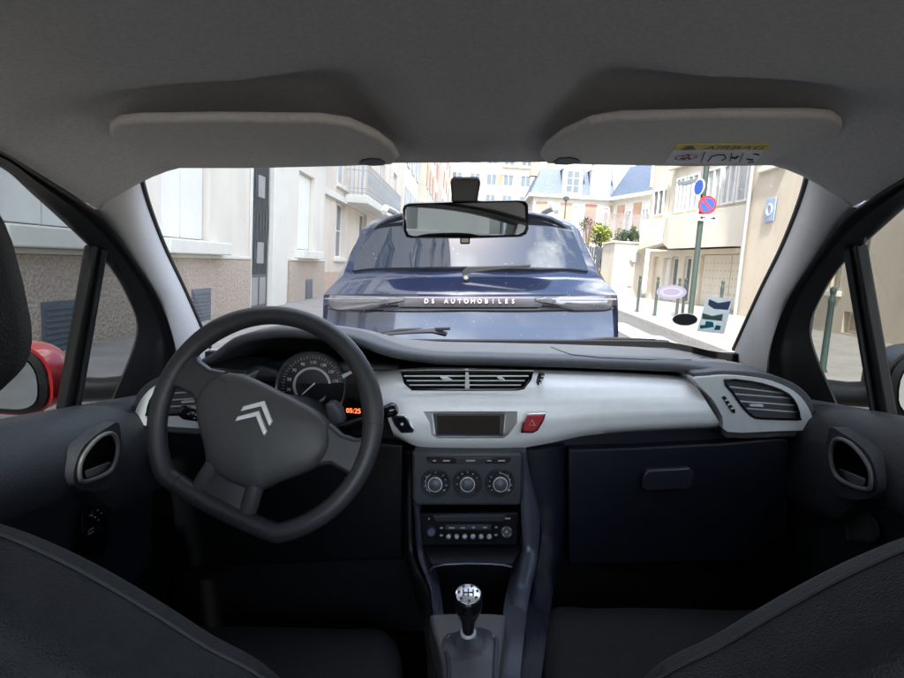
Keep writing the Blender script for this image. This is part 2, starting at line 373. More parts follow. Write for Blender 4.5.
for nm, mt_, pts in (('print_patch', 'st_blue', [(709, 299), (718, 303), (731, 301), (728, 310), (714, 309), (708, 305)]), ('print_patch', 'st_green', [(703, 313), (712, 316), (723, 314), (722, 321), (702, 319)]),
                     ('print_patch', 'st_cyan', [(706, 321), (713, 322), (714, 327), (700, 329), (700, 325), (705, 325)]), ('print_patch', 'st_cyan', [(716, 325), (721, 326), (720, 330), (714, 330)])):
    wpoly(pts, .0068).build(nm, M[mt_], ws)
tag(wpoly([(676, 182), (690, 180), (697, 178), (696, 182), (686, 186), (678, 185)], .008).build('sticker', M['st_white'], ws), 'small white streak of reflection on the windscreen')  # streak of reflection in the glass, put in as a flat white shape

rnd = random.Random(4); m = MB()
for _ in range(150):
    p = wpt(rnd.uniform(-.6, .6), rnd.uniform(.97, 1.5), .014); r_ = rnd.uniform(.0005, .0011)
    m.add([p + Vector((r_ * math.cos(q), r_ * .87 * math.sin(q) * rnd.uniform(.7, 1.2), -.57 * r_ * .87 * math.sin(q))) for q in (0, 1.05, 2.1, 3.14, 4.2, 5.24)], [(0, 1, 2, 3, 4, 5)])
tag(m.build('dust_specks', M['st_white'], ws, sharp=None), kind='stuff')
# ---- rear-view mirror
mo = [(402.5, 209), (404, 205), (409, 203), (455, 201), (519, 199.5), (525, 201), (528, 205), (528.5, 229), (526.5, 234), (521, 237), (470, 238.5), (411, 238.5), (406, 237), (403.5, 232)]
mc = at(465, 219, .92)
mn = Vector((-.29, -1, -.006)).normalized()
def mh(p, off=0): return hit(p[0], p[1], mc + mn * off, mn)
def scl(poly, k, kx=None):
    cx = sum(p[0] for p in poly) / len(poly); cy = sum(p[1] for p in poly) / len(poly); kx = kx or k
    return [(cx + (p[0] - cx) * kx, cy + (p[1] - cy) * k) for p in poly]
gl = scl(mo, .87, .955)
ring0 = [mh(p) for p in mo]; ring1 = [mh(p) for p in gl]
rm = MB().loft([[p - mn * .004 for p in ring1], [p + mn * .002 for p in ring1], [a.lerp(b, .5) + mn * .004 for a, b in zip(ring0, ring1)], ring0, [mc + (p - mc) * .97 - mn * .014 for p in ring0], [mc + (p - mc) * .75 - mn * .034 for p in ring0]])
rvm = rm.build('rear_view_mirror', M['blackgloss'], car, sharp=35)
MB().add([p + mn * .0005 for p in ring1], [tuple(range(len(ring1)))]).build('mirror_glass', M['mirror'], rvm, sharp=None)
MB().px([(452, 203), (450, 181), (453, 177.5), (478, 177.5), (481, 181), (477, 203)], .955, .995, 1.0).build('mirror_stem', M['console'], rvm, bevel=.004)
MB().px([(451.5, 184), (450.5, 179), (454, 176.5), (477, 176.5), (480.5, 179), (479.5, 184)], .96, 1.0).build('mirror_foot', M['blackgloss'], rvm, bevel=.002)
MB().px([(460, 237), (470, 237), (470, 244), (460, 244)], .915, .925).build('dimming_tab', M['blackgloss'], rvm, bevel=.002)

# ---- doors
BZ = [(.2, .125), (.90, .125), (.96, .18), (1.4, .18)]
rings = []
for Y in (-.30, 0, .3, .5, .65, .75, .85, .9, .93, .96, 1.0, 1.05, 1.1, 1.17, 1.25, 1.33, 1.42):
    zs = .979 + (1.01 - max(Y, .45)) * .12; b = tab(BZ, Y)
    rings.append([Vector((x, Y, z)) for x, z in ((-.715, zs - .015), (-.690, zs - .004), (-.672, zs), (-.645, zs - .006), (-.620, zs - .030), (-.604, zs - .065), (-.598, zs - b * .85), (-.604, zs - b), (-.632, zs - b - .012), (-.640, zs - .24), (-.645, .55), (-.650, .30), (-.715, .30))])
dm = MB().loft(rings)
def dh(p, x=-.597): return hit(p[0], p[1], (x, 0, 0), (1, 0, 0))
cup_px = catmull([Vector((*p, 0)) for p in ((91, 446), (101, 437), (111, 434), (116, 440), (117, 452), (112, 468), (101, 476), (84, 481), (80, 474), (82, 460))], 4, True)
rim_px = [(p.x, p.y) for p in catmull([Vector((*p, 0)) for p in ((119, 423), (108, 427), (95, 435.5), (83, 447), (75.5, 464), (73.5, 481), (81, 490), (100, 491), (114, 486.5), (120.5, 473), (121.5, 448))], 4, True)]
def outl(pts, x): return [dh(p, x) for p in pts]
cup_px = [Vector((*p, 0)) for p in scl([(v.x, v.y) for v in cup_px], .97)]
cup = MB().loft([outl(cup_px, -.56), outl(cup_px, -.648)])
doors = both('front_door', dm, M['door'], sharp=38, cut=[cup])
tag(doors[0], 'driver-side front door'); tag(doors[1], 'passenger-side front door')
both('handle_surround', MB().prism(outl(rim_px, -.588), [Vector((-.612, q.y, q.z)) for q in outl(rim_px, -.588)]), M['door'], doors, bevel=.005, bseg=3, cut=[cup])
both('handle_ring', MB().tube(outl(scl([(p[0], p[1]) for p in cup_px], 1.06), -.586), .0036, 8, closed=True), M['plate'], doors)
both('door_handle', MB().prism(outl([(84, 471), (110, 461), (112, 465), (108, 474), (86, 480)], -.600), outl([(84, 471), (110, 461), (112, 465), (108, 474), (86, 480)], -.615)), M['plate'], doors, bevel=.003)
both('handle_recess', MB().loft([outl(scl([(p[0], p[1]) for p in cup_px], 1.2), -.644), outl(scl([(p[0], p[1]) for p in cup_px], 1.2), -.652)]), M['hood_under'], doors)
# window frame (rubber lined) with two ridges
A = catmull(S3, 5); B = catmull(G3, 5); rows = []
for a, b in zip(A, B):
    n_ = Vector((1, -.15, -.3)).normalized()
    rows.append([a + Vector((-.035, 0, .01)), a, a.lerp(b, .13) + n_ * .008, a.lerp(b, .25) - n_ * .002, a.lerp(b, .33) - n_ * .003, a.lerp(b, .45) + n_ * .006, a.lerp(b, .62) + n_ * .003, a.lerp(b, .9) + n_ * .002, b, b + Vector((-.010, .012, 0))])
both('window_frame', MB().grid(rows), M['rubber'], doors, sharp=50)
dv = [(92, 244), (103.5, 259), (78.5, 407), (62.5, 410)]
q = [hit(*p, DP, DN) for p in dv]; mid = [(97, 250), (71, 409)]
both('window_divider', MB().prism([p + Vector((.007, 0, 0)) for p in q], [p + Vector((-.014, 0, 0)) for p in q]), M['rubber'], doors, bevel=.004)
qm = [hit(*p, DP, DN) for p in ((97, 250), (71, 409))]
both('divider_channel', MB().tube([qm[0] + Vector((.012, 0, 0)), qm[1] + Vector((.012, 0, 0))], .005, 8), M['door'], doors)
Bo = [p + (s_ - p).normalized() * .028 + Vector((-.008, 0, 0)) for s_, p in zip(A, B)]
g = [o_ for o_, p in zip(Bo, B) if p.y < q[0].y - .002]
bot = [hit(64, 415, DP, DN), hit(0, 426, DP, DN), Vector((-.665, .3, 1.03)), Vector((-.665, -.25, 1.03)), Vector((-.64, -.5, 1.1))]
both('window_pane', MB().add(g + [hit(93, 246, DP, DN)] + [Vector((p.x - .012, p.y, p.z)) for p in bot], [tuple(range(len(g) + 1 + len(bot)))]), M['sideglass'], doors, sharp=None)
gq = Bo[B.index(min(B, key=lambda t: (t - q[1]).length)):]
q3 = hit(78, 408, DP, DN)
both('quarter_pane', MB().add([hit(97, 246, DP, DN) + Vector((-.008, 0, 0))] + gq + [Vector((q3.x - .008, q3.y - .01, q3.z - .02))], [tuple(range(len(gq) + 2))]), M['sideglass'], doors, sharp=None)
# driver's door switches, passenger's door loudspeaker
def pod(pts, x0, x1): return MB().prism([hit(*p, (x0, 0, 0), (1, 0, 0)) for p in pts], [hit(*p, (x1, 0, 0), (1, 0, 0)) for p in pts])
podp = [(82, 506), (97, 502), (104, 505), (108, 514), (108, 545), (103, 556), (80, 552)]
sp = pod(podp, -.622, -.64).build('switch_panel', M['black'], doors[0], bevel=.004)
c = hit(93, 515, (-.620, 0, 0), (1, 0, 0))
MB().lathe(c, (1, 0, 0), [(.015, -.004), (.015, .004), (.012, .008), (.004, .008)], 20).build('mirror_switch', M['blackgloss'], doors[0], sharp=30)
m = MB()
for k in range(4):
    a_ = math.pi / 2 * k; cc = c + Vector((.0085, math.cos(a_) * .0085, math.sin(a_) * .0085)); m.lathe(cc, (1, 0, 0), [(.0015, 0), (.0015, .0006)], 6)
m.build('switch_mark', M['dimwhite'], doors[0])
pod([(82, 527), (102, 525), (102, 535), (82, 538)], -.614, -.63).build('window_switch', M['blackgloss'], doors[0], bevel=.003)
m = MB(); cc = hit(91, 531, (-.6125, 0, 0), (1, 0, 0)); m.tube([cc + Vector((0, -.006, -.003)), cc + Vector((0, .006, -.003)), cc + Vector((0, .006, .003)), cc + Vector((0, -.006, .003))], .0007, 5, closed=True)
m.build('switch_mark', M['dimwhite'], doors[0])
spk = [(938 - x, y) for x, y in ((833, 505), (838, 498), (846, 496), (856, 500), (864, 512), (868, 526), (862, 534), (836, 533))]
pod(spk, -.626, -.65).mirror().build('loudspeaker_grille', M['plate'], doors[1], bevel=.006, bseg=3)
pod(scl(spk, .86), -.6235, -.64).mirror().build('loudspeaker_mesh', mat('speaker_mesh', (.03, .032, .036), .8, bump=(1500, 1, .002)), doors[1])
# storage pocket lip low on the doors
both('door_pocket', MB().box(-.645, -.62, .2, 1.15, .42, .62), M['black'], doors, bevel=.01)
# red door jamb seen behind the seals, outer skin
jm = MB().tube([Vector((-.70, 1.42, .90)), Vector((-.70, 1.41, .96)), Vector((-.697, 1.40, 1.01)), Vector((-.70, 1.36, 1.04))], .012, 8)
both('door_jamb', jm, M['red'], doors)
both('outer_skin', MB().grid([[Vector((x, Y, z)) for x, z in ((-.712, .88), (-.76, .86), (-.80, .78), (-.81, .6), (-.79, .4), (-.76, .25))] for Y in (-.35, .2, .8, 1.2, 1.5)]), M['red'], doors, sharp=60)
# ---- wing mirrors
rings = []
for t, k in ((-.06, .80), (-.055, .93), (-.03, 1.0), (0, .99), (.03, .93), (.055, .78), (.075, .5), (.083, .15)):
    r = []
    for j in range(28):
        a_ = 2 * math.pi * j / 28; ca, sa = math.cos(a_), math.sin(a_)
        r.append(Vector((-.975 + .105 * k * math.copysign(abs(ca) ** .7, ca), 1.26 + t, .985 + .078 * k * math.copysign(abs(sa) ** .75, sa) + .012 * ca * -1)))
    rings.append(r)
shell = MB().loft([[p + Vector((0, -.018, 0)) for p in rings[2]]] + rings[2:]); rimm = MB().loft([[p + Vector((0, .006, 0)) for p in rings[0]], rings[0], rings[1], [p + Vector((0, .012, 0)) for p in rings[1]]])
mblk = M['black']
for s in (0, 1):
    tw = shell if s == 0 else shell.mirror()
    sh3 = Matrix.Translation((0 if s == 0 else -.036, 0, 0)); tw = tw.tr(sh3)
    ob = tw.build('wing_mirror', M['red'] if s == 0 else mat('mirror_shell_dark', (.015, .015, .017), .4), car, sharp=50)
    tag(ob, 'red driver-side wing mirror' if s == 0 else 'dark passenger-side wing mirror')
    rb = rimm if s == 0 else rimm.mirror(); rb = rb.tr(sh3)
    rb.build('mirror_surround', mblk, ob, sharp=50)
    cc = Vector((-.975, 1.199, .985)); nn = Vector((.46, -1, .03)).normalized()
    u_ = Vector((1, .46, 0)).normalized(); v_ = nn.cross(u_) * -1
    pts = []
    for j in range(28):
        a_ = 2 * math.pi * j / 28; ca, sa = math.cos(a_), math.sin(a_)
        pts.append(Vector((cc.x + .083 * math.copysign(abs(ca) ** .7, ca), 1.196 , cc.z + .061 * math.copysign(abs(sa) ** .75, sa) - .012 * ca)))
    mg = MB().add(pts, [tuple(range(28))]); mg = mg if s == 0 else mg.mirror().tr(sh3)
    mg.build('mirror_glass', mat('wing_mirror_glass', (.75, .78, .78), .03, metal=1), ob, sharp=None)
    ft = MB().tube([Vector((-.72, 1.27, .955)), Vector((-.80, 1.27, .95)), Vector((-.88, 1.265, .95))], [.03, .026, .03], 12); ft = ft if s == 0 else ft.mirror()
    ft.build('mirror_foot', mblk, ob)

# ---- dashboard pad
ZB = [(-.66, .93), (-.62, .965), (-.585, 1.0), (-.535, 1.03), (-.49, 1.045), (-.45, 1.052), (.0, 1.047), (.20, 1.043), (.40, 1.036), (.48, 1.026), (.55, 1.005), (.60, .975), (.66, .93)]
HZ = [(-.52, 0), (-.47, .012), (-.44, .032), (-.41, .046), (-.342, .056), (-.26, .052), (-.2, .042), (-.153, .020), (-.124, .010), (-.08, .002), (-.05, 0)]
def zlip(x): return (tab(ZB, x - .012) + tab(ZB, x) + tab(ZB, x + .012)) / 3
def hood(x): return sum(tab(HZ, x + d) for d in (-.02, -.01, 0, .01, .02)) / 5
def ylip(x): return 1.135 - .055 * sstep(-.52, -.42, x) * (1 - sstep(-.20, -.08, x)) - .03 * sstep(.42, .60, abs(x))
def yfar(x): return 1.575 - .02 * sstep(.35, .72, abs(x))
def zfar(x): return 1.008 - .03 * sstep(.5, .68, abs(x))
def padpt(x, t):
    w = sstep(0, .55, t)
    return Vector((x, lerp(yfar(x), ylip(x), t), lerp(zfar(x), zlip(x), w) + hood(x) * sstep(.15, .85, t)))
xs = [-.66 + .011 * i for i in range(121)]
rows = []
for x in xs:
    r = [padpt(x, i / 18) for i in range(19)]; e = r[-1]; k = .55 if abs(x) > .5 else 1
    r += [e + Vector((0, -.0045, -.0035)), e + Vector((0, -.006, -.010)), e + Vector((0, -.003, -.016)), e + Vector((0, .012, -.019)), e + Vector((0, .20, -.03))]
    rows.append(r)
dash = MB().grid(rows).build('dashboard', M['pad'], car, sharp=60)
def padhit(px, py):
    a_, b_ = 1.10, 1.56
    f_ = lambda Y: (lambda p: p.z - padpt(p.x, max(0, min(1, (Y - yfar(p.x)) / (ylip(p.x) - yfar(p.x))))).z)(at(px, py, Y))
    for _ in range(40):
        c_ = (a_ + b_) / 2
        if f_(c_) > 0: a_ = c_
        else: b_ = c_
    return at(px, py, a_)
MB().tube([padhit(*p) + Vector((0, 0, .0005)) for p in ((551, 347), (560, 351), (572, 355), (600, 358), (650, 360), (690, 360), (701, 358), (704, 356))], .0012, 6).build('airbag_seam', M['ink'], dash)
MB().loft([[Vector((x, yfar(x) - .012, zfar(x) - .01)), Vector((x, yfar(x) - .012, zfar(x) + .016)), Vector((x, yfar(x) + .05, zfar(x) + .012)), Vector((x, yfar(x) + .05, zfar(x) - .04))] for x in [-.78 + .052 * k for k in range(31)]]).build('scuttle_panel', M['hood_under'], dash)
MB().box(-.62, .62, 1.17, 1.52, .46, .985).build('dash_carcass', M['hood_under'], dash)

# ---- silver trim panel
tp = [(372, 373), (398, 370), (440, 368.5), (500, 369.5), (560, 371), (620, 373), (660, 375), (691, 377)]
bt = [(394, 436), (418, 446.5), (450, 449), (508, 449), (545, 444), (590, 435), (650, 431), (723, 428)]
DEP = [(0, 1.150), (.05, 1.128), (.2, 1.105), (.45, 1.085), (.7, 1.080), (.88, 1.085), (.96, 1.096), (1, 1.115)]
T = catmull([Vector((*p, 0)) for p in tp], 5); Bm = catmull([Vector((*p, 0)) for p in bt], 5)
fr = []
for k in range(17):
    v = k / 16; fr.append([at(*(a.lerp(b, v))[:2], tab(DEP, v) + .02 * abs(i / 35 - .35)) for i, (a, b) in enumerate(zip(T, Bm))])
cols = list(zip(*fr))
rings = [list(c) + [Vector((c[-1].x, 1.19, c[-1].z + .004)), Vector((c[0].x, 1.19, c[0].z - .004))] for c in cols]
vent = [(400.5, 371.3), (436, 370.8), (533.5, 371.6), (530, 380), (523.5, 388.5), (516, 389.8), (470, 390), (412, 389.6), (405, 383)]
disp = [(430, 415.5), (505, 415.5), (503, 434), (500, 436.5), (438, 436.5), (434, 434)]
dispo = [(414, 409.5), (531, 409), (515, 434), (508, 439.5), (436, 439.5), (428, 434)]
cutv = MB().loft([[at(*p, 1.0) for p in vent], [at(*p, 1.165) for p in vent]])
A_ = [at(*p, 1.05) for p in dispo]; 
dcut = MB().loft([[at(*p, 1.03) for p in oo] for oo in [[(414 - 4, 408.5), (531 + 4, 408), (516, 435), (509, 440.5), (435, 440.5), (427, 435)]]] + [[at(*p, 1.125) for p in [(432, 413.5), (506, 413.5), (504, 434), (500, 437), (439, 437), (434, 434)]]])
tr_ = MB().loft(rings).build('trim_panel', M['silver'], car, sharp=35, cut=[cutv, dcut])
tag(tr_, 'bright silver trim panel across the dashboard')
# centre vents
def slatset(poly_l, poly_r, ys, Y, th=.0009, dep=.0016):
    m = MB()
    for y_ in ys:
        xl, xr = tab(poly_l, y_), tab(poly_r, y_)
        a_, b_ = at(xl, y_, Y), at(xr, y_, Y)
        m.prism([a_ + Vector((0, 0, -th)), b_ + Vector((0, 0, -th)), b_ + Vector((0, 0, th)), a_ + Vector((0, 0, th))], [p + Vector((0, dep, .0004)) for p in (a_ + Vector((0, 0, -th)), b_ + Vector((0, 0, -th)), b_ + Vector((0, 0, th)), a_ + Vector((0, 0, th)))])
    return m
cv = MB().px(vent, 1.160, 1.168, 1.04).build('air_vent', M['hood_under'], tr_)
tag(cv, 'pair of dark slatted vents in the middle of the dashboard')
def liner(poly, Y0, Y1): return MB().grid([[at(*p, Y0) for p in scl(poly, .97, .992)], [at(*p, Y1) for p in scl(poly, .96, .99)]], cv=True)
liner(vent, 1.112, 1.163).build('vent_liner', M['hood_under'], tr_)
slatset([(371, 401), (390, 412)], [(371, 533), (389, 518)], (376.2, 380.8, 385.2), 1.106).build('vent_slats', M['silver_frame'], tr_, sharp=30)
MB().px([(465.5, 371), (468.5, 371), (469.5, 390), (465, 390)], 1.100, 1.13).build('vent_divider', M['silver_frame'], tr_)
vr = [at(*p, 1.098 + .0018 * (371 - p[1]) * .1) for p in vent]
MB().tube(vr, .0022, 6, closed=True).build('vent_frame', M['blackgloss'], tr_)
for pts in ([(440, 377.5), (447, 377.5), (452, 380.5), (444, 381)], [(497, 377.8), (502, 377.8), (505, 380), (500, 380.5)]):
    MB().px(pts, 1.098, 1.11).build('vent_tab', M['silver_frame'], tr_, bevel=.0008)
m = MB(); wp = [(545, 374.5), (543.2, 379.5), (538.5, 385.5), (537.3, 385), (539, 378), (541.5, 374.5)]
MB().px(wp, 1.093, 1.12).build('vent_wheel', M['black'], tr_, bevel=.001)
for y_ in (376.5, 380, 383.2): m.px([(540 + (381 - y_) * .35, y_ - .8), (543 + (381 - y_) * .35, y_ - .8), (543 + (381 - y_) * .35, y_ + .6), (540 + (381 - y_) * .35, y_ + .6)], 1.0915, 1.10)
m.build('wheel_ribs', M['silver_frame'], tr_)
# display
MB().px([(433, 414), (505, 414), (503, 436), (436, 436)], 1.122, 1.13).build('display_surround', M['console'], tr_)
MB().px([(437, 416), (500, 416), (499.5, 434.5), (437.5, 434.5)], 1.1195, 1.1225).build('display_screen', M['screen'], tr_)
# square-ish lozenge buttons either side
hz = [(527, 414), (546.5, 413), (544, 421), (538, 431), (533, 433.5), (520.5, 433.5), (522.5, 423)]
MB().px(hz, 1.072, 1.10).build('button_bezel', M['chrome'], tr_, bevel=.002)
hb = MB().px(scl(hz, .84), 1.068, 1.09).build('hazard_button', M['redbutton'], tr_, bevel=.0025)
m = MB(); c = at(532, 423.5, 1.066)
tri = [c + Vector((math.cos(R(90 + 120 * k)), 0, math.sin(R(90 + 120 * k)))) * .0065 for k in range(3)]
m.tube(tri, .0009, 6, closed=True); m.build('hazard_triangle', M['white'], tr_)
ib = [(390, 415.5), (404, 414.5), (409, 420), (414.5, 430), (413, 433), (401, 433.5), (394, 425)]
MB().px(ib, 1.072, 1.10).build('button_bezel', M['chrome'], tr_, bevel=.002)
MB().px(scl(ib, .82), 1.068, 1.09).build('alarm_button', M['blackgloss'], tr_, bevel=.0025)
m = MB(); c = at(402, 424, 1.0665); m.lathe(c, (0, -1, 0), [(.003, 0), (.003, .0006)], 10); m.build('button_mark', M['dimwhite'], tr_)

# ---- side vents (mirrored)
ob_ = [(691, 377.5), (705, 374.5), (722, 373), (748, 375), (768, 379), (785, 387), (796, 398), (803, 412), (805, 421), (800, 425), (770, 426.5), (723, 428), (718, 414), (708, 396)]
ob_ = [(938 - v.x, v.y) for v in catmull([Vector((*p, 0)) for p in ob_], 3, True)]
iv = [(938 - x, y) for x, y in ((719.5, 377.5), (745, 379), (764, 383.5), (780, 390.5), (788, 401), (791, 413), (789, 415), (755, 414.5), (746, 412), (737, 403), (727, 389))]
iv = [(v.x, v.y) for v in catmull([Vector((*p, 0)) for p in iv], 2, True)]
YV = 1.086
def curv(px): return YV + .00010 * max(0, 215 - px) * .3
A_ = [at(*p, YV) for p in ob_]
rings = [[p + Vector((0, .09, 0)) for p in A_], A_]
sv = MB().loft(rings)
cu_ = MB().loft([[at(*p, YV - .05) for p in iv], [at(*p, YV + .05) for p in iv]])
svs = both('side_vent', sv, M['silver_frame'], sharp=30, cut=[cu_], bevel=.004, bseg=3)
tag(svs[0], 'slatted vent at the driver-side end of the dashboard'); tag(svs[1], 'slatted vent at the passenger-side end of the dashboard')
both('vent_recess', MB().px(scl(iv, 1.03), YV + .046, YV + .05), M['hood_under'], svs)
both('vent_liner', liner(iv, YV + .004, YV + .048), M['hood_under'], svs)
both('vent_frame', MB().tube([at(*p, YV - .001) for p in iv], .0024, 6, closed=True), M['blackgloss'], svs)
L = [(377, 938 - 719), (389, 938 - 727), (403, 938 - 737), (414, 938 - 755)]; Rr = [(378, 938 - 735), (383.5, 938 - 764), (390, 938 - 780), (401, 938 - 788), (414, 938 - 791)]
m = MB()
for y0, y1 in ((384, 390), (391, 394.5), (398, 401.5), (405, 408)):
    xl, xr = tab(L, y0) - 1, tab(Rr, y1) + 1
    a_, b_ = at(xl, y0, YV + .004), at(xr, y1, YV + .010); th = Vector((0, 0, .0009))
    m.prism([a_ - th, b_ - th, b_ + th, a_ + th], [p + Vector((0, .002, .0004)) for p in (a_ - th, b_ - th, b_ + th, a_ + th)])
both('vent_slats', m, M['silver_frame'], svs, sharp=30)
m = MB()
for i in range(6):
    x_ = 938 - (742 + 8 * i); m.px([(x_ - .6, 384 + i * 1.2), (x_ + .6, 384 + i * 1.2), (x_ + .6, 413), (x_ - .6, 413)], YV + .026, YV + .034)
both('vent_vanes', m, M['black'], svs)
both('vent_tab', MB().px([(938 - 744, 401), (938 - 757, 401.3), (938 - 757, 403.4), (938 - 744, 403)], YV, YV + .012), M['silver_frame'], svs, bevel=.0008)
tw = [(938 - x, y) for x, y in ((717.5, 394), (720.5, 393), (730.5, 407), (730, 410), (727.5, 409.5))]
both('vent_wheel', MB().px(tw, YV - .0025, YV + .01), M['black'], svs, bevel=.001)
m = MB()
for i in range(3):
    cx_, cy_ = 938 - (721.5 + 2.7 * i), 397.2 + 4 * i; m.px([(cx_ - 1.6, cy_ - 1.2), (cx_ + 1.2, cy_ - .4), (cx_ + 1, cy_ + 1), (cx_ - 1.8, cy_ + .3)], YV - .0038, YV)
both('wheel_ribs', m, M['silver_frame'], svs)
# dark shell round the side vents, running into the pad
sh = [(p[0] - (4 if p[0] < 215 else 0), p[1] - (4 if p[1] < 400 else 0) + (5 if p[1] > 420 else 0)) for p in ob_]
both('vent_shell', MB().px(scl(sh, 1.03), YV + .012, YV + .16), M['pad'], svs, bevel=.008, bseg=3)

# ---- instrument cluster
cl = MB().px([(212, 367), (240, 364), (330, 362), (398, 366), (402, 440), (370, 446), (214, 446)], 1.195, 1.24).build('instrument_cluster', M['console'], car, bevel=.006)
MB().px([(205, 368.5), (262, 366), (284, 373), (280, 378.5), (240, 377.5), (207, 380)], 1.150, 1.2).build('cluster_shelf', M['pad'], cl, bevel=.005)
dc = at(311.5, 386, 1.165); dn = Vector((.12, -1, .12)).normalized()
MB().lathe(dc, dn, [(.064, -.03), (.064, .008), (.0655, .011), (.068, .012), (.0705, .009), (.0705, -.03)], 56).build('dial_ring', mat('dial_ring_blue_grey', (.22, .25, .33), .22, metal=.8), cl, sharp=50)
MB().lathe(dc, dn, [(.064, -.012), (.064, -.008), (.0005, -.008)], 48).build('dial_face', M['black'], cl, sharp=30)
MB().lathe(dc, dn, [(.0375, -.009), (.0375, -.0055), (.0335, -.004), (.0325, -.0055), (.0325, -.009)], 48).build('dial_inner_ring', M['silver_frame'], cl, sharp=50)
du = Vector((1, 0, 0)); du = (du - dn * du.dot(dn)).normalized(); dvv = dn.cross(du)
m = MB()
for k, nmb in enumerate((10, 30, 50, 70, 90, 110, 130, 150, 170, 190, 210)):
    a_ = R(215 - 25.5 * k); m.text(str(nmb), dc + (du * math.cos(a_) + dvv * math.sin(a_)) * .0465 - dn * .007, du, dvv, .0085)
m.build('dial_numerals', M['white'], cl, sharp=None)
m = MB()
for k in range(45):
    a_ = R(222 - 6.1 * k); d_ = du * math.cos(a_) + dvv * math.sin(a_); l_ = .005 if k % 2 else .008
    m.tube([dc + d_ * .0545 - dn * .0072, dc + d_ * (.0545 + l_ * .7) - dn * .0072], .0006, 4)
m.build('dial_ticks', M['dimwhite'], cl)
a_ = R(222); d_ = du * math.cos(a_) + dvv * math.sin(a_)
MB().tube([dc - d_ * .008 - dn * .004, dc + d_ * .034 - dn * .004], [.0018, .0007], 6).build('dial_needle', M['white'], cl)
MB().px([(342, 377), (352, 373), (382, 374), (388, 380), (388, 418), (340, 418), (346, 398)], 1.17, 1.2).build('display_panel', M['screen'], cl, bevel=.003)
MB().text('05:25', at(353.5, 411, 1.167), (1, 0, -.05), (0, 0, 1), .0135).build('clock_digits', M['digits'], cl, sharp=None)
MB().px([(341, 375), (350, 371), (384, 372), (384, 374), (351, 374), (343, 379)], 1.16, 1.18).build('display_rim', M['silver_frame'], cl, bevel=.001)

# ---- steering wheel and column
wt = R(18); n0 = Vector((0, -math.cos(wt), math.sin(wt))); u0 = Vector((1, 0, 0)); v0 = Vector((0, math.sin(wt), math.cos(wt)))
ra = R(25); ua = u0 * math.cos(ra) - v0 * math.sin(ra); vb = u0 * math.sin(ra) + v0 * math.cos(ra)
WC = at(268, 420, .95) + ua * -.004 + vb * -.004
def wl_(a, b, n=0): return WC + ua * a + vb * b + n0 * n
path = []; rad = []
for k in range(120):
    th = 2 * math.pi * k / 120; a, b = .178 * math.cos(th), .178 * math.sin(th)
    lim = -.146
    if b < lim: b = lim + (b - lim) * .18
    path.append((a, b)); dg_ = math.degrees(th) % 360
    grip = math.exp(-((dg_ - 35) / 16) ** 2) + math.exp(-((dg_ - 145) / 16) ** 2)
    rad.append((.0160 + .0020 * grip, .0145))
rings = []
for i, (a, b) in enumerate(path):
    a0, b0 = path[i - 1]; a1, b1 = path[(i + 1) % 120]; t = Vector((a1 - a0, b1 - b0)).normalized(); nr = Vector((t.y, -t.x))
    rings.append([wl_(a + nr.x * rad[i][0] * math.cos(q), b + nr.y * rad[i][0] * math.cos(q), rad[i][1] * math.sin(q)) for q in (2 * math.pi * k / 16 for k in range(16))])
sw = MB().grid(rings, cu=True, cv=True).build('steering_wheel', M['leather'], car, sharp=70)
for i in (8, 52, 81, 99):
    c_ = rings[i]; ctr = sum(c_, Vector()) / 16; MB().tube([ctr + (p - ctr) * 1.015 for p in c_], .0009, 5, closed=True).build('rim_seam', M['ink'], sw)
ho = [(0, .0545), (.035, .0545), (.066, .0525), (.092, .043), (.110, .022), (.1165, .002), (.113, -.022), (.098, -.045), (.077, -.066), (.060, -.084), (.047, -.100), (.02, -.106)]
ho = ho + [(0, -.106)] + [(-a, b) for a, b in reversed(ho[1:])]
hp = [(v.x, v.y) for v in catmull([Vector((*p, 0)) for p in ho], 3, True)]
rings = []
for k, n in ((.97, -.045), (1.0, -.01), (1.0, .006), (.985, .0125), (.955, .017), (.90, .0205), (.75, .0245), (.5, .0275), (.25, .029), (.04, .0295)):
    rings.append([wl_(a * k, (b + .02) * k - .02, n) for a, b in hp])
MB().loft(rings).build('airbag_cover', M['hub'], sw, sharp=50)
m = MB()                                            # the two ridges that run down into the lower spoke
for s in (-1, 1):
    m.tube([wl_(s * .031, -.035, .013), wl_(s * .034, -.066, .0115), wl_(s * .0385, -.098, .0060), wl_(s * .0425, -.126, .000), wl_(s * .046, -.150, -.005)], [.006, .0115, .0140, .0145, .013], 12)
m.build('lower_ridge', M['hub'], sw, sharp=60)
lo = [(-.050, -.100), (.050, -.100), (.048, -.125), (.052, -.146), (-.052, -.146), (-.048, -.125)]
MB().loft([[wl_(a, b, -.014) for a, b in lo], [wl_(a, b, .004) for a, b in lo], [wl_(a * .9, b, .007) for a, b in lo]]).build('lower_spoke', M['leather'], sw, bevel=.003)
MB().tube([wl_(-.052, -.092, .012), wl_(-.03, -.103, .0105), wl_(0, -.107, .010), wl_(.03, -.103, .0105), wl_(.052, -.092, .012)], .0012, 6).build('cover_seam', M['ink'], sw)
for s in (-1, 1):
    po = [(-.098, .045), (-.125, .037), (-.150, .041), (-.172, .060), (-.177, .02), (-.175, -.020), (-.16, -.016), (-.13, -.014), (-.100, -.036)]
    po = [(a * -s, b) for a, b in po]
    MB().loft([[wl_(a, b, -.016) for a, b in po], [wl_(a, b, .001) for a, b in po], [wl_(a * .995, (b - .008) * .85 + .008, .0075) for a, b in po]]).build('side_spoke', M['leather'], sw, bevel=.003)
m = MB()
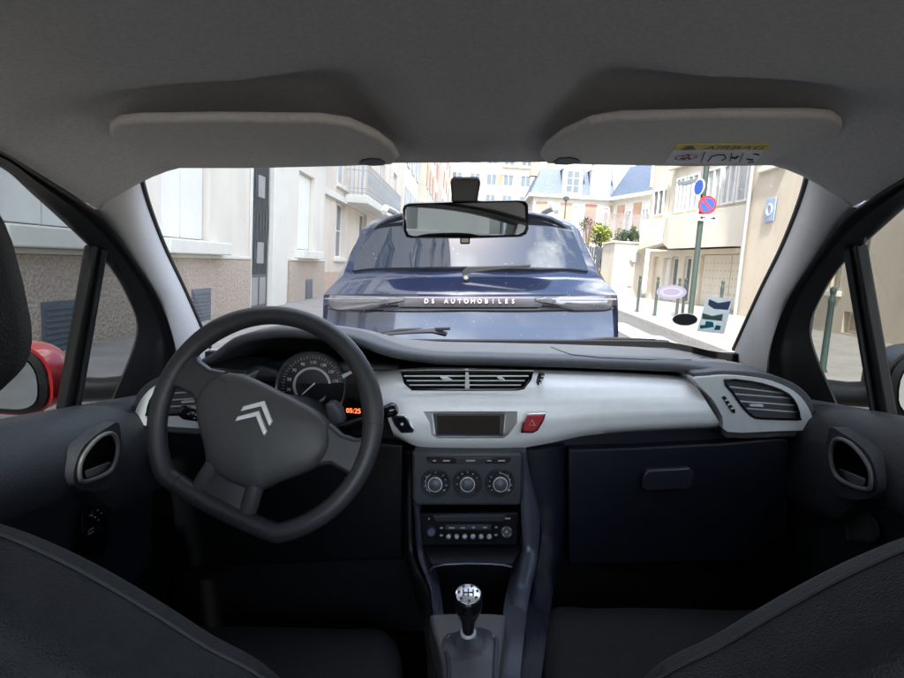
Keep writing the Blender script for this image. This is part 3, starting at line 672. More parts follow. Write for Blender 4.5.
for dy in (.0, -.0175):
    ch = [(-.006, .031), (.0215, .0085), (.0215, .0005), (-.006, .0215), (-.0335, .0005), (-.0335, .0085)]
    L_ = [wl_(a, b + dy, .0285) for a, b in ch]; U_ = [wl_(lerp(a, -.006, .06), b + dy - .0004, .0325) for a, b in ch]
    n_ = 6; m.add(L_ + U_, [(6, 7, 8, 9), (6, 9, 10, 11), (0, 3, 2, 1), (0, 5, 4, 3)] + [(i, (i + 1) % 6, 6 + (i + 1) % 6, 6 + i) for i in range(6)])
m.build('chevron_emblem', M['bright'], sw, sharp=20, bevel=.0006)
for a, b in ((-.085, .030), (.085, -.012)): MB().tube([wl_(a - .005, b, .0235), wl_(a + .005, b + .0005, .0232)], .0007, 5).build('horn_mark', M['ink'], sw)
# column shroud and stalks
col = MB().loft([[WC + n0 * n + u0 * (w * math.cos(q)) + v0 * (h * math.sin(q)) for q in (2 * math.pi * k / 24 for k in range(24))] for n, w, h in ((-.03, .045, .04), (-.05, .062, .052), (-.12, .066, .056), (-.30, .066, .07))]).build('steering_column', M['console'], car, sharp=50)
p1 = at(180, 411, 1.005); p0 = WC - n0 * .075 + u0 * -.05
MB().tube([p0, p0.lerp(p1, .45), p0.lerp(p1, .55), p0.lerp(p1, .92), p1], [.008, .0085, .0125, .0135, .009], 14).build('indicator_stalk', M['blackgloss'], col, sharp=50)
m = MB(); q1 = p0.lerp(p1, .62); q2 = p0.lerp(p1, .86); dd = (q2 - q1)
for k in range(10): c_ = q1 + dd * random.random() + Vector((random.uniform(-.004, .004), -.0132, random.uniform(-.004, .006))); m.box(c_.x - .0016, c_.x + .0016, c_.y - .0004, c_.y + .0004, c_.z - .001, c_.z + .001)
m.build('stalk_marks', M['dimwhite'], col)
p1 = at(397, 408, 1.01); p0 = at(330, 432, 1.02)
MB().tube([p0, p0.lerp(p1, .7), p0.lerp(p1, .78), p0.lerp(p1, .95), p1], [.0075, .008, .0105, .0125, .008], 14).build('wiper_stalk', M['blackgloss'], col, sharp=50)
MB().px([(324, 404), (333, 404), (340, 412), (343, 424), (338, 430), (326, 424)], 1.03, 1.07).build('ignition_housing', M['pad'], col, bevel=.006, bseg=3)

# ---- centre console
lp = MB().px([(412, 452), (523, 452), (523, 500), (520, 506), (416, 506), (412, 500)], 1.085, 1.16).build('climate_panel', M['console'], car, bevel=.006, bseg=3)
bs = [(426, 457.5), (511, 457.5), (510, 461.5), (506, 464), (432, 464), (427, 461)]
MB().px(bs, 1.0815, 1.10).build('switch_strip', M['blackgloss'], lp, bevel=.0015)
m = MB()
for xa, xb in ((433, 436), (443, 450), (466, 475), (487, 491.5), (498, 505)): MB().px([(xa, 460.1), (xb, 460.1), (xb, 461.4), (xa, 461.4)], 1.0806, 1.09).build('switch_icon', M['dimwhite'], lp)
MB().px([(455, 459), (487, 459), (485, 464.5), (457, 464.5)], 1.0812, 1.09).build('slider_slot', M['ink'], lp)
kn = Vector((0, -1, .18)).normalized()
for i, x in enumerate((435.5, 467.5, 500)):
    c = at(x, 483, 1.083)
    MB().lathe(c, kn, [(.0268, -.01), (.0268, .001), (.0255, .0022), (.0002, .0022)], 40).build('dial_plate', M['black'], lp, sharp=30)
    MB().lathe(c, kn, [(.0272, .0005), (.0280, .0022), (.0272, .0034), (.0262, .0022)], 40).build('dial_bezel', M['console'], lp, sharp=60)
    kb = MB().lathe(c, kn, [(.0150, .002), (.0146, .013), (.0138, .0155), (.0125, .0165), (.0002, .0165)], 32).build('control_knob', M['console'], lp, sharp=40)
    m = MB().lathe(c + kn * .0135, kn, [(.0139, 0), (.0139, .0022), (.0128, .0036), (.0122, .0036), (.0122, 0)], 32)
    m.build('knob_ring', M['silver_frame'], lp, sharp=40)
    m = MB(); ku = Vector((1, 0, 0)); kv = kn.cross(ku)
    for k in range(9 if i != 1 else 6):
        a_ = R([220, 195, 170, 145, 90, 45, 20, -10, -40][k] if i != 1 else [185, 150, 120, 90, 60, 30][k]); d_ = ku * math.cos(a_) + kv * math.sin(a_)
        m.tube([c + d_ * .0185 + kn * .003, c + d_ * (.0225 if k % 2 else .021) + kn * .003], .0008 if k % 2 else .0011, 5)
    if i != 1:
        arc = [c + (ku * math.cos(R(q)) + kv * math.sin(R(q))) * .0185 + kn * .003 for q in (range(-50, 91, 10) if i else range(120, 241, 10))]; m.tube(arc, .0007, 5)
        m.tube([c + (ku * math.cos(R(q)) + kv * math.sin(R(q))) * .0215 + kn * .003 for q in (-42, -36, -30)], .0012, 5)
    m.build('dial_marks', M['dimwhite'], lp)
# radio
rd = MB().px([(419, 513), (519, 512.5), (518.5, 546), (421, 546.5)], 1.085, 1.16).build('radio', M['black'], car, bevel=.004)
MB().px([(433, 516.5), (505, 516.5), (503, 521.5), (436, 521.5)], 1.083, 1.09).build('disc_slot', M['ink'], rd, bevel=.001)
MB().px([(433, 515.7), (506, 515.2), (505, 516.4), (434, 516.9)], 1.0812, 1.088).build('slot_lip', M['edge'], rd)
MB().lathe(at(431.5, 531, 1.084), kn, [(.0085, -.004), (.0082, .008), (.007, .010), (.0002, .010)], 24).build('volume_knob', mat('blue_black_knob', (.06, .07, .11), .3), rd, sharp=40)
for k in range(6):
    c = at(448.5 + 8.15 * k, 536.5, 1.083)
    MB().lathe(c, kn, [(.0048, -.004), (.0046, .002), (.0032, .0036), (.0002, .004)], 14).build('preset_button', M['silver_frame'], rd, sharp=60)
MB().px([(445, 524.8), (491, 524.8), (491, 530), (445, 530)], 1.0828, 1.09).build('function_buttons', M['console'], rd, bevel=.001)
m = MB()
for xa, xb, ya in ((449, 454.5, 527.3), (460.5, 465, 527.3), (472, 475, 527), (483, 487, 527), (505, 510.5, 518.2), (495, 497.5, 527), (494.5, 497.5, 534.5), (440, 443, 527.5), (440, 443, 535)): MB().px([(xa, ya), (xb, ya), (xb, ya + 1.2), (xa, ya + 1.2)], 1.0818, 1.085).build('button_legend', M['dimwhite'], rd)
m = MB()
t3 = at(429, 518.6, 1.082); m.add([t3 + Vector((-.0022, 0, -.0016)), t3 + Vector((.0022, 0, -.0016)), t3 + Vector((0, 0, .0022))], [(0, 1, 2)])
m.build('eject_mark', M['dimwhite'], rd, sharp=None)
c = at(506.5, 531.5, 1.083)
MB().lathe(c, kn, [(.0115, -.004), (.0115, .001), (.0107, .0022), (.0095, .001), (.0002, .001)], 30).build('selector_pad', M['console'], rd, sharp=40)
m = MB()
for k in range(4): a_ = R(45 + 90 * k); m.tube([c + kn * .0022 + (ku * math.cos(a_ + q) + kv * math.sin(a_ + q)) * .0088 for q in (-.35, -.1, .1, .35)], .0008, 5)
m.lathe(c + kn * .0012, kn, [(.0022, 0), (.0022, .001), (.0002, .001)], 12); m.build('selector_marks', M['dimwhite'], rd)
# frame of the lower stack
DY = [(440, 1.09), (500, 1.085), (548, 1.075), (585, 1.03), (613, .965), (640, .885), (700, .76)]
def strip(o, i, back=.08, out=0, dy=0):
    rr = []
    for (ox, oy), (ix, iy) in zip(o, i):
        Y = tab(DY, oy) + dy; a_, b_ = at(ox, oy, Y), at(ix, iy, Y - .004)
        rr.append([a_ + Vector((out, back, 0)), a_ + Vector((0, .012, 0)), a_.lerp(b_, .25) + Vector((0, -.001, 0)), a_.lerp(b_, .75) + Vector((0, -.003, 0)), b_ + Vector((0, .002, 0)), b_ + Vector((0, back, 0))])
    return MB().loft(rr)
cs = MB().box(-.085, .085, .0, .78, .28, .52).build('centre_console', M['black'], car, bevel=.01)
def cat2(pts, n=4): return [(v.x, v.y) for v in catmull([Vector((*p, 0)) for p in pts], n)]
ri = cat2([(521, 452), (522, 480), (521, 505), (522, 530), (523, 550), (519, 573), (514, 593), (510, 614), (506, 640), (500, 700)])
ro = cat2([(527, 452), (531, 476), (537, 500), (541, 520), (541, 545), (538, 572), (532, 592), (528, 612), (525, 640), (519, 700)])
li = cat2([(418, 506), (420, 520), (422, 548), (426, 565), (431, 580), (435, 595), (438, 615), (441, 640), (447, 700)])
lo_ = cat2([(412, 504), (414, 520), (415, 545), (418, 562), (425, 577), (429, 592), (432, 615), (435, 640), (440, 700)])
strip(ro, ri).build('console_frame', M['edge'], cs, sharp=60)
strip(lo_, li).build('console_frame', M['edge'], cs, sharp=60)
# dark flank right of the stack, pocket behind the lever, gear plate
fk = cat2([(566, 447), (566, 480), (566, 520), (563, 555), (555, 590), (548, 640), (540, 700)], 4); fi = cat2([(527, 452), (536, 500), (541, 522), (541, 545), (533, 592), (526, 640), (519, 700)], 4)
strip(fk, fi, .1, .0, .012).build('console_flank', M['navy'], cs, sharp=60)
fk = cat2([(404, 452), (402, 520), (405, 560), (414, 600), (424, 640), (428, 700)], 4); fi = cat2([(413, 452), (413.5, 530), (417, 562), (428, 592), (434, 640), (440, 700)], 4)
strip(fk, fi, .1, .0, .012).build('console_flank', M['black'], cs, sharp=60)
MB().px([(416, 505), (522, 505), (524, 620), (430, 620)], 1.155, 1.2).build('storage_pocket', M['hood_under'], cs)
arc = [(430, 571), (434, 566.5), (445, 564.5), (468, 563.5), (492, 564), (503, 565), (512, 567)]
MB().tube([at(x, y, 1.045) for x, y in arc], .0022, 8).build('pocket_lip', M['edge'], cs)
MB().prism([at(424, 549, 1.07), at(521, 549, 1.07), at(512, 564, 1.045), at(432, 564, 1.045)], [p + Vector((0, .10, -.004)) for p in (at(424, 549, 1.07), at(521, 549, 1.07), at(512, 564, 1.045), at(432, 564, 1.045))]).build('pocket_floor', M['black'], cs)
gz = .668
def gp(px, py): return hit(px, py, (0, 0, gz), (0, 0, 1))
gpl = [(429, 614), (446, 612.5), (490, 612.5), (507, 614), (501, 660), (492, 720), (450, 720), (441, 660)]
q = [gp(*p) for p in gpl]
MB().prism(q, [p + Vector((0, 0, -.08)) for p in q]).build('gear_plate', M['plate'], cs, bevel=.006, bseg=3)
fr_ = [gp(*p) + Vector((0, 0, .001)) for p in cat2([(446, 642), (450, 638), (470, 637), (492, 638), (496.5, 642), (495, 665), (491, 705), (455, 705), (449, 670), (446, 642)], 3)[:-1]]
MB().tube(fr_, .0035, 8, closed=True).build('gaiter_frame', M['edge'], cs)
# gear lever
gy = .80
kc = at(468.3, 601, gy)
ka = Vector((0, -.32, 1)).normalized()
gl_ = MB().lathe(kc, ka, [(.0088, -.062), (.0092, -.050), (.012, -.034), (.018, -.018), (.0205, -.006), (.0200, .006), (.0180, .012)], 28).build('gear_lever', M['blackgloss'], car, sharp=50)
M['knobcap'] = mat('knob_cap_marble', (.62, .62, .63), .25, metal=.55)
MB().lathe(kc, ka, [(.0190, .009), (.0190, .012), (.0180, .0145), (.0165, .0135)], 28).build('knob_ring', M['chrome'], gl_, sharp=50)
MB().lathe(kc, ka, [(.0175, .010), (.0170, .0135), (.012, .0155), (.0002, .0165)], 28).build('knob_cap', M['knobcap'], gl_, sharp=50)
m = MB(); gu = Vector((1, 0, 0)); gv = ka.cross(gu)
for dx in (-.007, 0, .007): m.tube([kc + ka * .0168 + gu * dx - gv * .006, kc + ka * .0168 + gu * dx + gv * .006], .0009, 5)
m.tube([kc + ka * .0168 - gu * .007, kc + ka * .0168 + gu * .007], .0009, 5)
for k in range(7): a_ = k * .9 + .3; m.lathe(kc + ka * .0148 + (gu * math.cos(a_) + gv * math.sin(a_)) * .0132, ka, [(.0020, 0), (.0020, .0012)], 8)
m.build('shift_pattern', M['ink'], gl_)
MB().lathe(kc, ka, [(.0105, -.072), (.0115, -.068), (.0115, -.062), (.0095, -.060)], 20).build('lever_collar', M['silver_frame'], gl_, sharp=50)
rings = []
b0 = Vector((kc.x, gy + .022, gz)); 
for t in range(9):
    k = t / 8; c_ = b0.lerp(kc - ka * .068, k); r_ = lerp(.042, .0115, k ** .7) + .0018 * math.sin(k * 25)
    rings.append([c_ + Vector((math.cos(q) * r_ * (.9 if k < .5 else 1) + .002 * math.sin(q * 3 + k * 9) * (1 - k), math.sin(q) * r_ * 1.1, .004 * math.sin(q * 2 + 1) * (1 - k))) for q in (2 * math.pi * j / 24 for j in range(24))])
MB().loft(rings).build('lever_gaiter', mat('gaiter_leather', (.03, .032, .04), .5, bump=(90, .25, .004)), gl_, sharp=70)

# ---- glovebox and lower dash
gb = [(568, 449), (640, 447), (720, 443), (780, 438), (789, 440), (791, 470), (786, 560), (568, 566)]
gbo = MB().px(gb, 1.105, 1.16).build('glovebox', M['navy'], car, bevel=.005, bseg=3)
hd = [(647, 470), (690, 467.5), (695, 474), (693, 486), (687, 490), (646, 492), (641.5, 488), (643, 476)]
MB().px(hd, 1.092, 1.12).build('glovebox_latch', mat('latch_plastic', (.014, .016, .026), .4), gbo, bevel=.004, bseg=3)
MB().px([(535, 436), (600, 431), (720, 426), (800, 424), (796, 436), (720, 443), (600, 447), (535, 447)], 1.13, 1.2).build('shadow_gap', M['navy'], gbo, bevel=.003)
kp = MB().px([(150, 426), (230, 432), (330, 438), (404, 444), (404, 560), (150, 570)], 1.14, 1.19).build('knee_panel', M['black'], car, bevel=.006)
# ---- rear bench, rear doors and kick panels (they keep stray light off the floor)
MB().loft([[Vector((x, -.62, .30)), Vector((x, -.66, .80)), Vector((x, -.72, .93)), Vector((x, -.80, .93)), Vector((x, -.84, .80)), Vector((x, -.80, .30))] for x in (-.62, -.5, 0, .5, .62)]).build('rear_seat', M['seatgrey'], car, bevel=.02)
both('rear_door', MB().box(-.72, -.645, -1.3, -.31, .28, .97), M['door'], bevel=.02)
both('kick_panel', MB().box(-.72, -.655, 1.05, 1.66, .26, .93), M['black'])
# ---- floor, bulkhead, pedals
MB().box(-.70, .70, -.6, 1.75, .22, .28).build('floor_pan', M['black'], car)
MB().box(-.70, .70, 1.62, 1.66, .28, .97).build('bulkhead', M['black'], car)
M['pedal'] = mat('pedal_rubber', (.05, .05, .05), .6)
for x in (-.43, -.32, -.22):
    MB().box(x - .03, x + .03, 1.36, 1.375, .42, .50).build('pedal', M['pedal'], car, bevel=.005)
# ---- seats
def seat(s):
    sx, sz = (-.014, -.008) if s < 0 else (0, 0)
    sh_ = [(-.10, .40), (-.10, .60), (-.10, .75), (-.105, .85), (-.12, .89), (-.144, .919), (-.18, .945), (-.214, .976), (-.25, 1.007), (-.286, 1.034), (-.33, 1.060), (-.37, 1.073), (-.41, 1.078), (-.45, 1.062), (-.49, 1.03), (-.53, .985), (-.565, .93), (-.585, .86), (-.592, .70), (-.592, .40)]
    op = [(v.x, v.y) for v in catmull([Vector((*p, 0)) for p in sh_], 3)]
    cx, cz = -.36, .72; y0 = .545
    rings = []
    def pt(a, b, k, y): 
        x, z = cx + (a - cx) * k, cz + (b - cz) * k; return Vector((x - .032 + sx, y0 + y - (z - .5) * .25, z - .046 + sz))
    rear_ = []
    for k, y in ((.05, -.052), (.5, -.052), (.80, -.050), (.90, -.0475), (.955, -.043), (.975, -.038), (.99, -.028), (1.0, -.012), (1.0, .04), (.985, .062), (.95, .075), (.85, .08), (.4, .07), (.05, .065)):
        rings.append([pt(a, b, k, y) for a, b in op])
    mb = MB().loft(rings); sm = MB()
    sm.tube([pt(a, b, 1.0, .044) for a, b in op], .0015, 8)
    hr = []
    for k, dy in ((.15, -.060), (.6, -.060), (.85, -.052), (.97, -.035), (1, -.01), (1, .02), (.93, .045), (.75, .058), (.2, .062)):
        r = []
        for j in range(40):
            q = 2 * math.pi * j / 40; cq, sq = math.cos(q), math.sin(q)
            x = -.431 + .132 * k * math.copysign(abs(cq) ** .55, cq); z = 1.208 + .09 * k * math.copysign(abs(sq) ** .6, sq)
            r.append(Vector((x, .385 + dy - (z - 1.1) * .2, z)))
        hr.append(r)
    po = MB()
    for x in (-.48, -.38): po.cyl(Vector((x, .41, 1.0)), Vector((x, .385, 1.16)), .007)
    cr = []
    for Y, k in ((.42, .80), (.46, .93), (.55, 1.0), (.75, 1.0), (.90, 1.0), (.97, .95), (1.01, .85), (1.03, .65)):
        r = []
        for j in range(36):
            q = 2 * math.pi * j / 36; cq, sq = math.cos(q), math.sin(q)
            bol = .016 * math.exp(-((abs(cq) - .82) / .22) ** 2) if sq > 0 else 0
            r.append(Vector((-.345 + .238 * (.5 + .5 * k) * math.copysign(abs(cq) ** .75, cq), Y, .555 + (.08 * k + bol) * math.copysign(abs(sq) ** .45, sq) + .02 * (Y - .5))))
        cr.append(r)
    cush = MB().loft(cr)
    f = (lambda t: t) if s < 0 else (lambda t: t.mirror())
    dz = Matrix.Translation((0, 0, -.066 if s < 0 else -.018))
    ob = f(mb).build('seat', M['seat'], car, sharp=70)
    tag(ob, 'driver seat' if s < 0 else 'front passenger seat')
    f(sm).build('seat_piping', M['seam'], ob)
    hrr = f(MB().loft(hr)).build('headrest', M['seat'], ob, sharp=70); f(po).build('headrest_posts', M['chrome'], ob)
    f(cush.tr(dz)).build('seat_cushion', M['seatgrey'], ob, sharp=70)
    f(MB().box(-.56, -.13, .48, .95, .28, .50)).build('seat_base', M['black'], ob, bevel=.01)
seat(-1); seat(1)
# ---- body shell outside: bonnet, wings, roof skin, wipers
rows = []
for Y, z, w in ((1.64, .935, .70), (1.8, .905, .74), (2.0, .835, .76), (2.2, .75, .74), (2.35, .65, .70), (2.42, .54, .66), (2.44, .40, .66)):
    rows.append([Vector((w * t * 1.08, Y - .10 * abs(t) ** 2.5 * (Y > 2.2), z - .09 * abs(t) ** 3 - (.35 if abs(t) > .99 else 0) * 1)) for t in [k / 10 for k in range(-10, 11)]])
MB().grid(rows).build('bonnet', M['red'], car, sharp=60)
rows = []
for Y in (-.6, -.2, .2, .6, .85, .93):
    zc = tab([(-.6, 1.50), (.2, 1.515), (.6, 1.49), (.85, 1.435), (.93, 1.415)], Y)
    rows.append([Vector((.60 * t, Y, zc - .05 * abs(t) ** 4)) for t in [k / 10 for k in range(-10, 11)]])
MB().grid(rows).build('roof', M['red'], car, sharp=60)
both('roof_pillar', MB().tube([p + Vector((-.05, .09 if p.y > .5 else 0, .02)) for p in catmull(S3, 3)], .018, 10), M['red'])
both('centre_pillar', MB().prism([Vector((-.55, -.30, 1.40)), Vector((-.55, -.42, 1.40)), Vector((-.66, -.46, .96)), Vector((-.66, -.30, .96))], [Vector((-.60, -.30, 1.40)), Vector((-.60, -.42, 1.40)), Vector((-.71, -.46, .96)), Vector((-.71, -.30, .96))]), M['pillar'], bevel=.01)
def wiper(a, b, arm, mt_='edge'):
    m = MB().tube([a, a.lerp(b, .5) + Vector((0, 0, .006)), b], [.005, .007, .004], 6).build('wiper', M['rubber'], car)
    MB().tube(arm, [.010, .009, .006, .004], 6).build('wiper_arm', M[mt_], m)
def wo_(px, py, o=.035): return hit(px, py, (0, .95, 1.378 + o), WSN)
wiper(wo_(352, 338), wo_(450, 328.5), [wo_(446, 333), wo_(432, 330), wo_(415, 331.5), wo_(385, 334)])
wiper(wo_(560, 343), wo_(655, 340), [wo_(668, 344), wo_(650, 341.5), wo_(630, 341.5), wo_(610, 342.5)], 'rubber')
# ================================================================== the street (upright frame)
def G(mb, name, mt, parent=None, **k): return mb.build(name, M[mt] if isinstance(mt, str) else mt, parent, **k)
M['asphalt'] = mat('asphalt', (.085, .085, .088), .9, bump=(60, .5, .01), var=(3, .18), detail=9)
M['pave'] = mat('pavement_slabs', (.25, .235, .22), .9, bump=(40, .4, .006), var=(2.5, .16), detail=9)
M['kerb'] = mat('kerb_granite', (.42, .41, .39), .85, bump=(60, .3, .004), var=(9, .15))
M['paint'] = mat('road_paint', (.72, .72, .70), .8, var=(6, .12))
M['redpave'] = mat('red_paving', (.27, .23, .22), .9, var=(6, .15))
M['render_white'] = mat('white_render', (.68, .64, .575), .9, bump=(30, .25, .006), var=(.8, .05), detail=8, stain=((.50, .46, .40), (1.5, 1.5, .25), .5))
M['white_wood'] = mat('white_painted_wood', (.74, .74, .72), .5, var=(3, .04))
M['stone_white'] = mat('white_stone', (.66, .65, .60), .85, bump=(25, .2, .004), var=(2, .06))
M['granite'] = mat('granite_roughcast', (.43, .36, .30), .95, bump=(26, 1.0, .03), var=(34, .30), detail=6)
M['grille'] = mat('blue_grey_metal', (.10, .12, .15), .5, var=(5, .1))
M['iron'] = mat('wrought_iron', (.075, .085, .09), .5, var=(8, .15))
M['doorgrey'] = mat('grey_door_panel', (.28, .28, .28), .55, var=(4, .08))
M['pane'] = mat('window_pane', (.10, .12, .14), .06, spec=.8)
M['curtain'] = mat('pale_window', (.42, .44, .45), .25, var=(3, .15))
M['peach'] = mat('peach_render', (.64, .565, .485), .9, bump=(30, .25, .006), var=(.9, .06), detail=8, stain=((.45, .36, .28), (1.2, 1.2, .25), .4))
M['pinkbrick'] = mat('pink_brick', (.50, .36, .29), .9, var=(7, .16))
M['cream'] = mat('cream_render', (.72, .67, .57), .9, bump=(30, .2, .006), var=(.7, .06), detail=8, stain=((.46, .40, .31), (1.1, 1.1, .22), .45))
M['cream2'] = mat('warm_cream_render', (.70, .64, .53), .9, bump=(28, .3, .008), var=(.8, .07), detail=8, stain=((.42, .36, .27), (1.0, 1.0, .2), .5))
M['beige'] = mat('beige_render', (.60, .525, .425), .9, bump=(28, .3, .008), var=(.6, .09), detail=8, stain=((.37, .31, .24), (.9, .9, .18), .5))
M['slate'] = mat('blue_slate', (.075, .10, .15), .6, bump=(9, .5, .03), var=(5, .2))
M['brick'] = mat('orange_brick', (.48, .30, .20), .9, var=(3, .15))
M['redbrick'] = mat('red_brick', (.46, .20, .15), .9, var=(3, .15))
M['shutter_red'] = mat('red_shutter', (.48, .12, .07), .6); M['shutter_or'] = mat('orange_shutter', (.55, .27, .12), .6); M['shutter_grey'] = mat('grey_shutter', (.45, .46, .46), .6)
M['green_post'] = mat('dark_green_paint', (.045, .070, .064), .4, var=(12, .15))
M['sign_red'] = mat('sign_red', (.62, .03, .035), .4); M['sign_blue'] = mat('sign_blue', (.03, .09, .42), .4); M['sign_white'] = mat('sign_white', (.75, .75, .75), .45)
M['sign_pale'] = mat('pale_blue_sign', (.30, .40, .58), .4)
M['fence_dark'] = mat('dark_fence_boards', (.045, .055, .075), .7, var=(4, .2))
M['fence_grey'] = mat('weathered_lattice', (.20, .19, .19), .8, var=(4, .15))
M['zinc'] = mat('zinc', (.42, .43, .44), .5, metal=.3)
def leafmat(name, col):
    m = mat(name, col, .6, var=(1.6, .35)); return m
M['leaf_y'] = leafmat('yellow_green_leaves', (.20, .24, .02)); M['leaf_d'] = leafmat('dark_green_leaves', (.045, .085, .03)); M['leaf_b'] = leafmat('brown_leaves', (.12, .09, .06)); M['bark'] = mat('bark', (.12, .09, .07), .9)

# ground: the parking lane falls towards the left gutter, so both cars lean
def strip_y(xs_zs, y0, y1, ny=2, f=None):
    rows = []
    for j in range(ny + 1):
        Y = lerp(y0, y1, j / ny); rows.append([Vector((x if not callable(x) else x(Y), Y, z)) for x, z in xs_zs])
    return MB().grid(rows)
kx = lambda Y: 3.45 + .062 * max(-40, min(Y, 24))
tag(G(MB().add([(-900, -900, -.14), (900, -900, -.14), (900, 900, -.14), (-900, 900, -.14)], [(0, 1, 2, 3)]), 'ground', 'pave'), kind='structure')
tag(G(strip_y([(-1.25, -.075), (1.15, .066), (2.3, .085), (lambda Y: kx(Y), .04)], -40, 130, 40), 'road', 'asphalt', sharp=60), kind='structure')
tag(G(strip_y([(-1.24, -.10), (-1.24, .045), (-1.40, .05), (-1.42, -.1)], -40, 130, 40), 'kerb', 'kerb', bevel=.02), kind='structure')
tag(G(strip_y([(-1.38, .046), (-5, .10)], -40, 130, 40), 'pavement', 'pave'), kind='structure')
tag(G(strip_y([(lambda Y: kx(Y) - .01, -.05), (lambda Y: kx(Y), .165), (lambda Y: kx(Y) + .16, .17), (lambda Y: kx(Y) + .18, -.1)], -40, 130, 60), 'kerb', 'kerb', bevel=.02), kind='structure')
tag(G(strip_y([(lambda Y: kx(Y) + .15, .166), (5.4, .19), (7.0, .25), (12, .42)], -40, 60, 40), 'pavement', 'pave', sharp=60), kind='structure')
tag(G(strip_y([(lambda Y: kx(Y) - .95, .069), (lambda Y: kx(Y) - .35, .055)], 8.8, 12.0, 6), 'gutter_paving', 'redpave'), kind='structure')
for x0 in (.2, 1.15, 2.1, 2.95):
    def rz(x): return tab([(-1.25, -.075), (1.15, .066), (2.3, .085), (4.0, .05)], x) + .005
    tag(G(MB().grid([[Vector((x0 + .10 * (Y - 10) * .6 + dx, Y, rz(x0 + .06 * (Y - 10) + dx))) for dx in (0, .27, .55)] for Y in (9.9, 11.2, 12.6, 14.6)]), 'crossing_stripe', 'paint'), kind='structure')

# ---- helpers for facades
class Facade:                                         # u along the wall, n out of it, z up
    def __init__(s, O, U, N): s.O = Vector(O); s.U = Vector(U).normalized(); s.N = Vector(N).normalized()
    def p(s, u, z, n=0): return s.O + s.U * u + s.N * n + Vector((0, 0, z))
    def box(s, u0, u1, z0, z1, n0, n1, mb=None):
        mb = mb or MB(); q = [s.p(u, z, n) for u in (u0, u1) for n in (n0, n1) for z in (z0, z1)]
        return mb.add(q, [(0, 1, 3, 2), (4, 6, 7, 5), (0, 4, 5, 1), (2, 3, 7, 6), (0, 2, 6, 4), (1, 5, 7, 3)])
    def hit(s, px, py, n=0):
        h = hitw(px, py, s.O + s.N * n, s.N) - s.O; return h.dot(s.U), h.z
def window(b, F, u0, u1, z0, z1, n=-.18, frame='white_wood', pane='pane', bars=1, rows=2, sill=True, th=.05, name='window', label=None):
    w = MB(); fw = .06
    for a, c in ((u0, u0 + fw), (u1 - fw, u1)): F.box(a, c, z0, z1, n, n + th, w)
    for a, c in ((z0, z0 + fw), (z1 - fw, z1)): F.box(u0 + fw + .002, u1 - fw - .002, a, c, n, n + th, w)
    for i in range(1, bars + 1):
        uc = lerp(u0, u1, i / (bars + 1)); F.box(uc - .035, uc + .035, z0 + fw + .002, z1 - fw - .002, n, n + th - .004, w)
    for i in range(1, rows):
        zc = lerp(z0, z1, i / rows); F.box(u0 + fw + .002, u1 - fw - .002, zc - .016, zc + .016, n, n + th - .012, w)
    o = G(w, name, frame, b)
    if label: o['label'] = label
    G(F.box(u0 + .01, u1 - .01, z0 + .01, z1 - .01, n - .02, n + .012), 'pane', pane, o)
    if sill: G(F.box(u0 - .12, u1 + .12, z0 - .12, z0, -.02, .10), 'sill', 'stone_white', o, bevel=.012)
    return o

# ---- white building on the left
XL = -4.3
FA = Facade((XL, 0, 0), (0, 1, 0), (1, 0, 0))
def ua_(px, py=260): return FA.hit(px, py)[0]
bA = G(MB(), 'x', 'render_white') if False else None
winsA = [(5.35, 6.75), (8.2, 9.75), (14.75, 16.2), (2.1, 3.6), (-1.2, .3), (-4.5, -3.0), (-7.8, -6.3), (-11.1, -9.6), (-14.4, -12.9), (-17.7, -16.2)]
upA = winsA + [(11.6, 13.0)]
DU0, DU1 = ua_(251.5, 240), ua_(268, 240)
cuts = [FA.box(a, c, 1.24, 3.25, -.25, .3) for a, c in winsA] + [FA.box(a, c, z, z + 2.0, -.25, .3) for a, c in upA for z in (4.5, 7.7, 10.9, 14.1)] + [FA.box(DU0, DU1, -.5, 3.1, -.3, .3)]
bA = G(FA.box(-22, 17.4, -.3, 18.5, -8, 0), 'white_building', 'render_white', cut=cuts)
tag(bA, 'white rendered building with grey granite plinth and narrow iron-grille door, left of the cars', 'building')
for a, c in ((-22, DU0 - .15), (14.05, 17.4)):
    G(FA.box(a, c, -.3, 1.07, .003, .06), 'plinth', 'granite', bA, bevel=.01)
    G(FA.box(a, c, 1.072, 1.13, .003, .075), 'plinth_cap', 'stone_white', bA, bevel=.01)
for i, (a, c) in enumerate(winsA):
    w = window(bA, FA, a, c, 1.24, 3.25, -.2, pane='curtain' if i < 3 else 'pane', sill=False)
    G(FA.box(a - .2, c + .35, 1.135, 1.34, -.05, .24), 'sill', 'stone_white', w, bevel=.02)
    for q0, q1 in (((a + .03, (a + c) / 2 - .01), ((a + c) / 2 + .01, c - .03)) if i < 3 else ()): G(FA.box(q0, q1, 1.36, 3.2, -.15, -.11), 'shutter', 'white_wood', w, bevel=.008)
    v0 = (a + c) / 2 + (.05 if i == 0 else .35 if i == 1 else .25)
    gm = FA.box(v0 - .33, v0 + .33, -.02, .60, .06, .075)
    for k in range(9): FA.box(v0 - .29, v0 + .29, .04 + .06 * k, .065 + .06 * k, .075, .09, gm)
    if i < 4: G(gm, 'basement_grille', 'grille', bA)
for a, c in upA:
    for z in (4.5, 7.7, 10.9, 14.1): window(bA, FA, a, c, z, z + 2.0, -.2)
G(FA.box(DU1 + .02, DU1 + 1.0, -.3, 3.3, .003, .11), 'pilaster', 'stone_white', bA, bevel=.015)
G(FA.box(DU0 - .14, DU0, -.3, 3.3, .003, .02), 'pilaster', 'stone_white', bA, bevel=.015)
